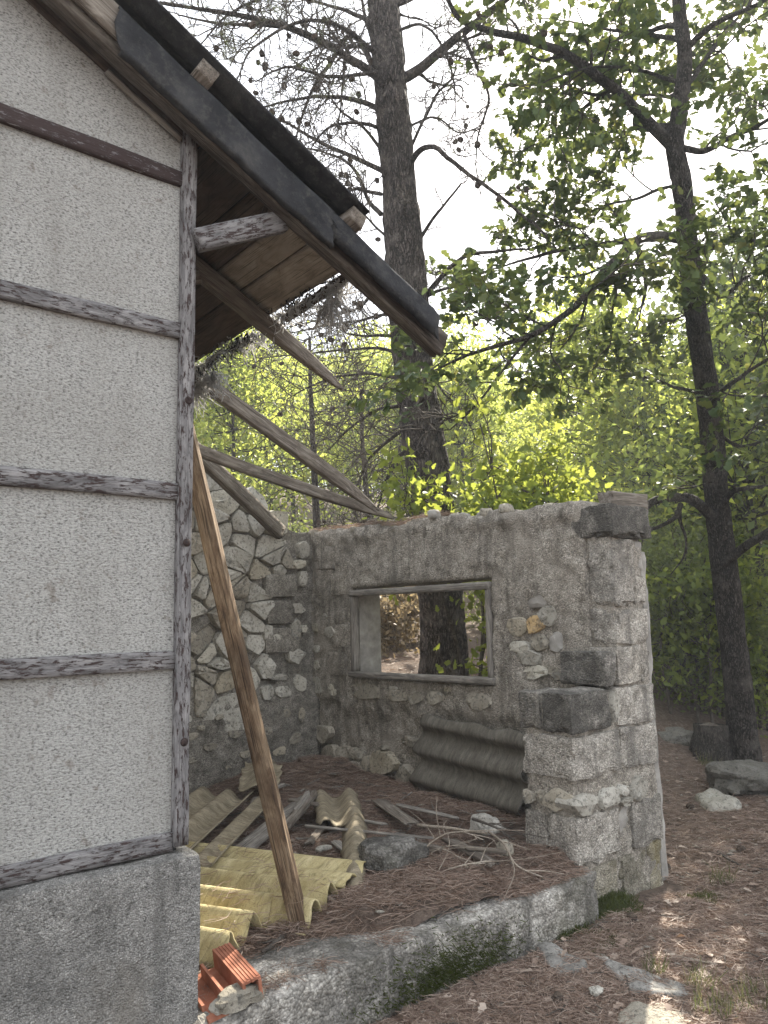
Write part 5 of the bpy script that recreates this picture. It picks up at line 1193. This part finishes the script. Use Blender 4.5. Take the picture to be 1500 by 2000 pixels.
o = needle_litter('pine_needles', XY, lambda X, Y: np.maximum(fz(X, Y), .185), rng.beta(2, 2.4, len(XY)), .010); tag(o, 'dry pine needles covering the floor of the ruin', 'needles')
n = 350; X = rng.uniform(1.5, 2.3, n); Y = rng.uniform(3.0, 4.4, n)
o = needle_litter('pine_needles', np.column_stack([X, Y]), lambda X, Y: X*0+.335, rng.beta(2, 2, n), .004); tag(o, 'loose pine needles fallen on the yellowed sheets', 'needles')
n = 2600; X = XW+rng.uniform(.0, .3, n); Y = rng.uniform(4.4, 6.2, n); XY = np.column_stack([X, Y])
o = needle_litter('pine_needles', XY, lambda X, Y: np.array([top_w(y) for y in Y])+.01, rng.beta(2, 2, n), .012); tag(o, 'dry pine needles on top of the window wall', 'needles')
def pebbles(name, XY, zf, s, mat, label):
    k = np.array([(1, 0, 0), (0, 1, 0), (-1, 0, 0), (0, -1, 0), (0, 0, .6), (0, 0, -.5), (.6, .6, .25), (-.6, .6, .2), (-.6, -.6, .25), (.6, -.6, .2)]); f = np.array([(4, 0, 6), (4, 6, 1), (4, 1, 7), (4, 7, 2), (4, 2, 8), (4, 8, 3), (4, 3, 9), (4, 9, 0), (5, 6, 0), (5, 1, 6), (5, 7, 1), (5, 2, 7), (5, 8, 2), (5, 3, 8), (5, 9, 3), (5, 0, 9)], np.int32)
    n = len(XY); sz = s[0]+(s[1]-s[0])*rng.random(n)**2.5; a = rng.uniform(0, 6.28, n); c_, s_ = np.cos(a), np.sin(a)
    K = k[None]*(1+.3*rng.normal(0, 1, (n, 10, 1)))*np.array([1, .7, .5])*sz[:, None, None]
    V = np.stack([K[:, :, 0]*c_[:, None]-K[:, :, 1]*s_[:, None], K[:, :, 0]*s_[:, None]+K[:, :, 1]*c_[:, None], K[:, :, 2]], -1)
    V += np.column_stack([XY, zf(XY[:, 0], XY[:, 1])+sz*.25])[:, None, :]
    F = (f[None]+np.arange(n)[:, None, None]*10).reshape(-1, 3).astype(np.int32); o = link(name, mesh_np(name, V.reshape(-1, 3), F), MT[mat]); tag(o, label, 'pebbles', None, 'stuff')
pebbles('pebbles', scatter_ground(1500), gzn, (.006, .032), 'stone', 'pale pebbles scattered over the needle litter')
pebbles('soil_crumbs', scatter_ground(1500), gzn, (.004, .02), 'stone_brown', 'brown crumbs of soil and bark on the ground')
X = rng.uniform(1.5, 4.1, 420); Y = rng.uniform(2.9, 5.9, 420); pebbles('rubble_crumbs', np.column_stack([X, Y]), fz, (.006, .03), 'stone', 'small rubble crumbs on the ruin floor')
# dry leaves
XY = scatter_ground(900); n = len(XY)
me = leaf_mesh('dry_leaves', np.column_stack([XY, gzn(XY[:, 0], XY[:, 1])+.012]), np.column_stack([rng.normal(0, 1, (n, 2)), rng.normal(0, .25, n)]), np.column_stack([rng.normal(0, .35, (n, 2)), np.ones(n)]), rng.uniform(.03, .07, n), OAK, rng.beta(2, 2, n)*.6+.4)
tag(link('dry_leaves', me, MT['needle']), 'fallen dry oak leaves on the path', 'leaves', None, 'stuff')
def gstick(pts, r0, label, seed, forks=1):
    P = [ong(*q)+np.array([0, 0, .012]) for q in pts]; o = stick(P, r0, r0*.5, 'stick' if seed % 2 else 'twig', label, seed=seed, forks=forks); o['group'] = 'dry sticks on the path'
gstick([(1402, 1668), (1440, 1690), (1478, 1705)], .010, 'dark stick on the path upper right of the bare ground', 30)
gstick([(1296, 1862), (1340, 1878), (1402, 1890)], .009, 'bent stick lying above the long flat rock', 31, 2)
gstick([(1235, 1940), (1185, 1955), (1172, 1975), (1160, 2005)], .008, 'curved pale stick left of the buff rock', 33, 1)
gstick([(1160, 1895), (1180, 1925), (1195, 1935)], .007, 'short dark twig between two flat rocks', 34, 1)
gstick([(1355, 1655), (1378, 1668)], .012, 'short thick stick piece on the path beside the pier', 35, 0)
gstick([(1400, 1965), (1440, 1972), (1475, 1968)], .016, 'charred stick at the bottom right', 36, 0)
gstick([(1000, 1890), (940, 1905), (880, 1935)], .005, 'thin twig across the needles below the slab', 37, 2)
for k, (x, y) in enumerate([(1348, 1580), (1448, 1665), (1235, 1800), (1300, 1700), (1090, 1960), (800, 1962)]):
    c = ong(x, y); o = link('fallen_cone', cme, MT['cone'], None, Matrix.Translation(Vector((c[0], c[1], c[2]+.02))) @ Matrix.Rotation(1.4, 4, 'X') @ Matrix.Rotation(k*1.3, 4, 'Y'))
    tag(o, ('fallen cone beside the lone pale slab on the path', 'fallen cone at the right edge below the low boulder', 'fallen cone near the pier moss', 'fallen cone midway along the path', 'fallen cone at bottom centre on needles', 'fallen cone at the base of the slab')[k], 'cone', 'fallen cones')
tw_ = Tubes()
for xy in scatter_ground(260):
    a = rnd.random()*6.28; L = rnd.uniform(.04, .2); z = float(gzn(np.array([xy[0]]), np.array([xy[1]]))[0])+.008
    d = np.array([math.cos(a), math.sin(a), 0]); p = np.array([xy[0], xy[1], z]); tw_.add([p-d*L/2, p+perp(d, rnd)*.01+np.array([0, 0, .01]), p+d*L/2], [.003, .0028, .0015], 4)
tag(tw_.build('ground_twigs', MT['twig']), 'small twigs strewn over the needle litter', 'twigs', None, 'stuff')
def blades(name, cx, cy, rad, n, L, W_, mat, label, cat, up_=1.2, sq=1.):
    a = rng.uniform(0, 6.28, n); r = rad*np.sqrt(rng.random(n)); X = cx+r*np.cos(a); Y = cy+r*np.sin(a)*sq; z = gzn(X, Y)
    D_ = norml(np.stack([rng.normal(0, .5, n), rng.normal(0, .5, n), np.full(n, up_)], 1)); ln = rng.uniform(L[0], L[1], n)
    me = needles(name, np.column_stack([X, Y, z-.005])-0, D_, ln, np.full(n, W_), rng.random(n)); c = np.array([cx, cy, gz1(cx, cy)])
    me.transform(Matrix.Translation(Vector(tuple(-c)))); o = link(name, me, MT[mat], None, None, c); tag(o, label, cat); return o
for i, (x, y, r, n, l) in enumerate([(1370, 1935, .07, 80, 'green grass tuft behind the long flat rock'), (1395, 1985, .08, 90, 'grass tuft at the bottom edge right of the buff rock'), (1480, 1965, .12, 110, 'dry and green grass at the bottom right corner'), (1275, 1905, .05, 60, 'tiny grass tuft above the long flat rock'), (1410, 1725, .08, 70, 'small grass patch in the middle of the path'), (1390, 1500, .12, 130, 'green weeds at the foot of the stump')]):
    p = ong(x, y); blades('grass_tuft', p[0], p[1], r, n, (.04, .13), .003, 'grass', l, 'grass')
for i, (x, y, rx, h, l) in enumerate([(1195, 1775, .30, .06, 'dark green moss cushion at the foot of the pier'), (1110, 1815, .22, .025, 'flat moss patch between the slab and the pier'), (1365, 1760, .16, .02, 'yellow green moss patch right of the pier foot'), (820, 1915, .20, .05, 'moss growing at the base of the slab in the middle'), (985, 1855, .16, .03, 'moss patch at the slab base toward the pier'), (1175, 1850, .2, .015, 'moss under needles above the long flat rock'), (745, 1950, .12, .02, 'small moss patch at the slab base on the left')]):
    p = ong(x, y); m = 22; V, F = [], []
    c = np.array([p[0], p[1]+(.03 if i == 0 else 0)])
    for a in range(8):
        r = a/7
        for b in range(m):
            an = b*2*math.pi/m; rr = rx*r*(1+.22*math.sin(3*an+i)+.12*math.sin(7*an)); X, Y = c[0]+rr*math.cos(an), c[1]+rr*math.sin(an)*.65
            V.append((X, Y, gz1(X, Y)-.012+h*math.cos(r*math.pi/2)**.8+.014*float(vnoise(np.array([[X*30, Y*30, 1.]]), 3)[0])))
    F = [(a*m+b, a*m+(b+1) % m, (a+1)*m+(b+1) % m, (a+1)*m+b) for a in range(7) for b in range(m)]
    mo = empty('moss_patch', (c[0], c[1], gz1(*c))); tag(mo, l, 'moss')
    mm = mk('cushion', V, F, MT['moss'], mo, True)
    if i == 3:
        nf = 2600; fx = rng.normal(2.58, .22, nf); fzv = np.abs(rng.normal(0, .085, nf))-.04
        me = needles('moss_blades', np.column_stack([fx, 2.712+.014*2*fbm(np.stack([fx*3, fzv*4, fzv*0], 1), 21, 3)+.004, fzv])-WO[mo.name], norml(np.stack([rng.normal(0, .5, nf), -np.ones(nf), rng.normal(.1, .6, nf)], 1)), rng.uniform(.012, .035, nf), np.full(nf, .004), rng.random(nf)*.5); tag(link('moss_blades', me, MT['moss'], mo, None, WO[mo.name]), kind='stuff')
    n = int(9000*rx); k = rng.integers(m, 7*m, n); VV = np.array(V)[k]+rng.normal(0, .018, (n, 3))*np.array([1, 1, .1]); D_ = norml(np.stack([rng.normal(0, .6, n), rng.normal(0, .6, n), np.ones(n)], 1))
    me = needles('moss_blades', VV-WO[mo.name], D_, rng.uniform(.012, .03, n), np.full(n, .003), rng.random(n)*(.55 if i != 2 else 1)); tag(link('moss_blades', me, MT['moss'], mo, None, WO[mo.name]), kind='stuff')

# ------------------------------------------------------------------ haze: humid backlit air among the trees
top_z = 17.2
hv, hf = boxes([(-165, 165, -165, 165, -1.4, top_z)])
hz_m = bpy.data.materials.new('haze_air'); hz_m.use_nodes = True; t = hz_m.node_tree; t.nodes.clear()
ho = N(t, 'OutputMaterial'); pv = N(t, 'VolumePrincipled', {'Color': (.93, .95, .96), 'Density': .0037, 'Anisotropy': .1}); t.links.new(pv.outputs[0], ho.inputs['Volume'])
hz = mk('haze', hv, hf, hz_m); tag(hz, kind='stuff')
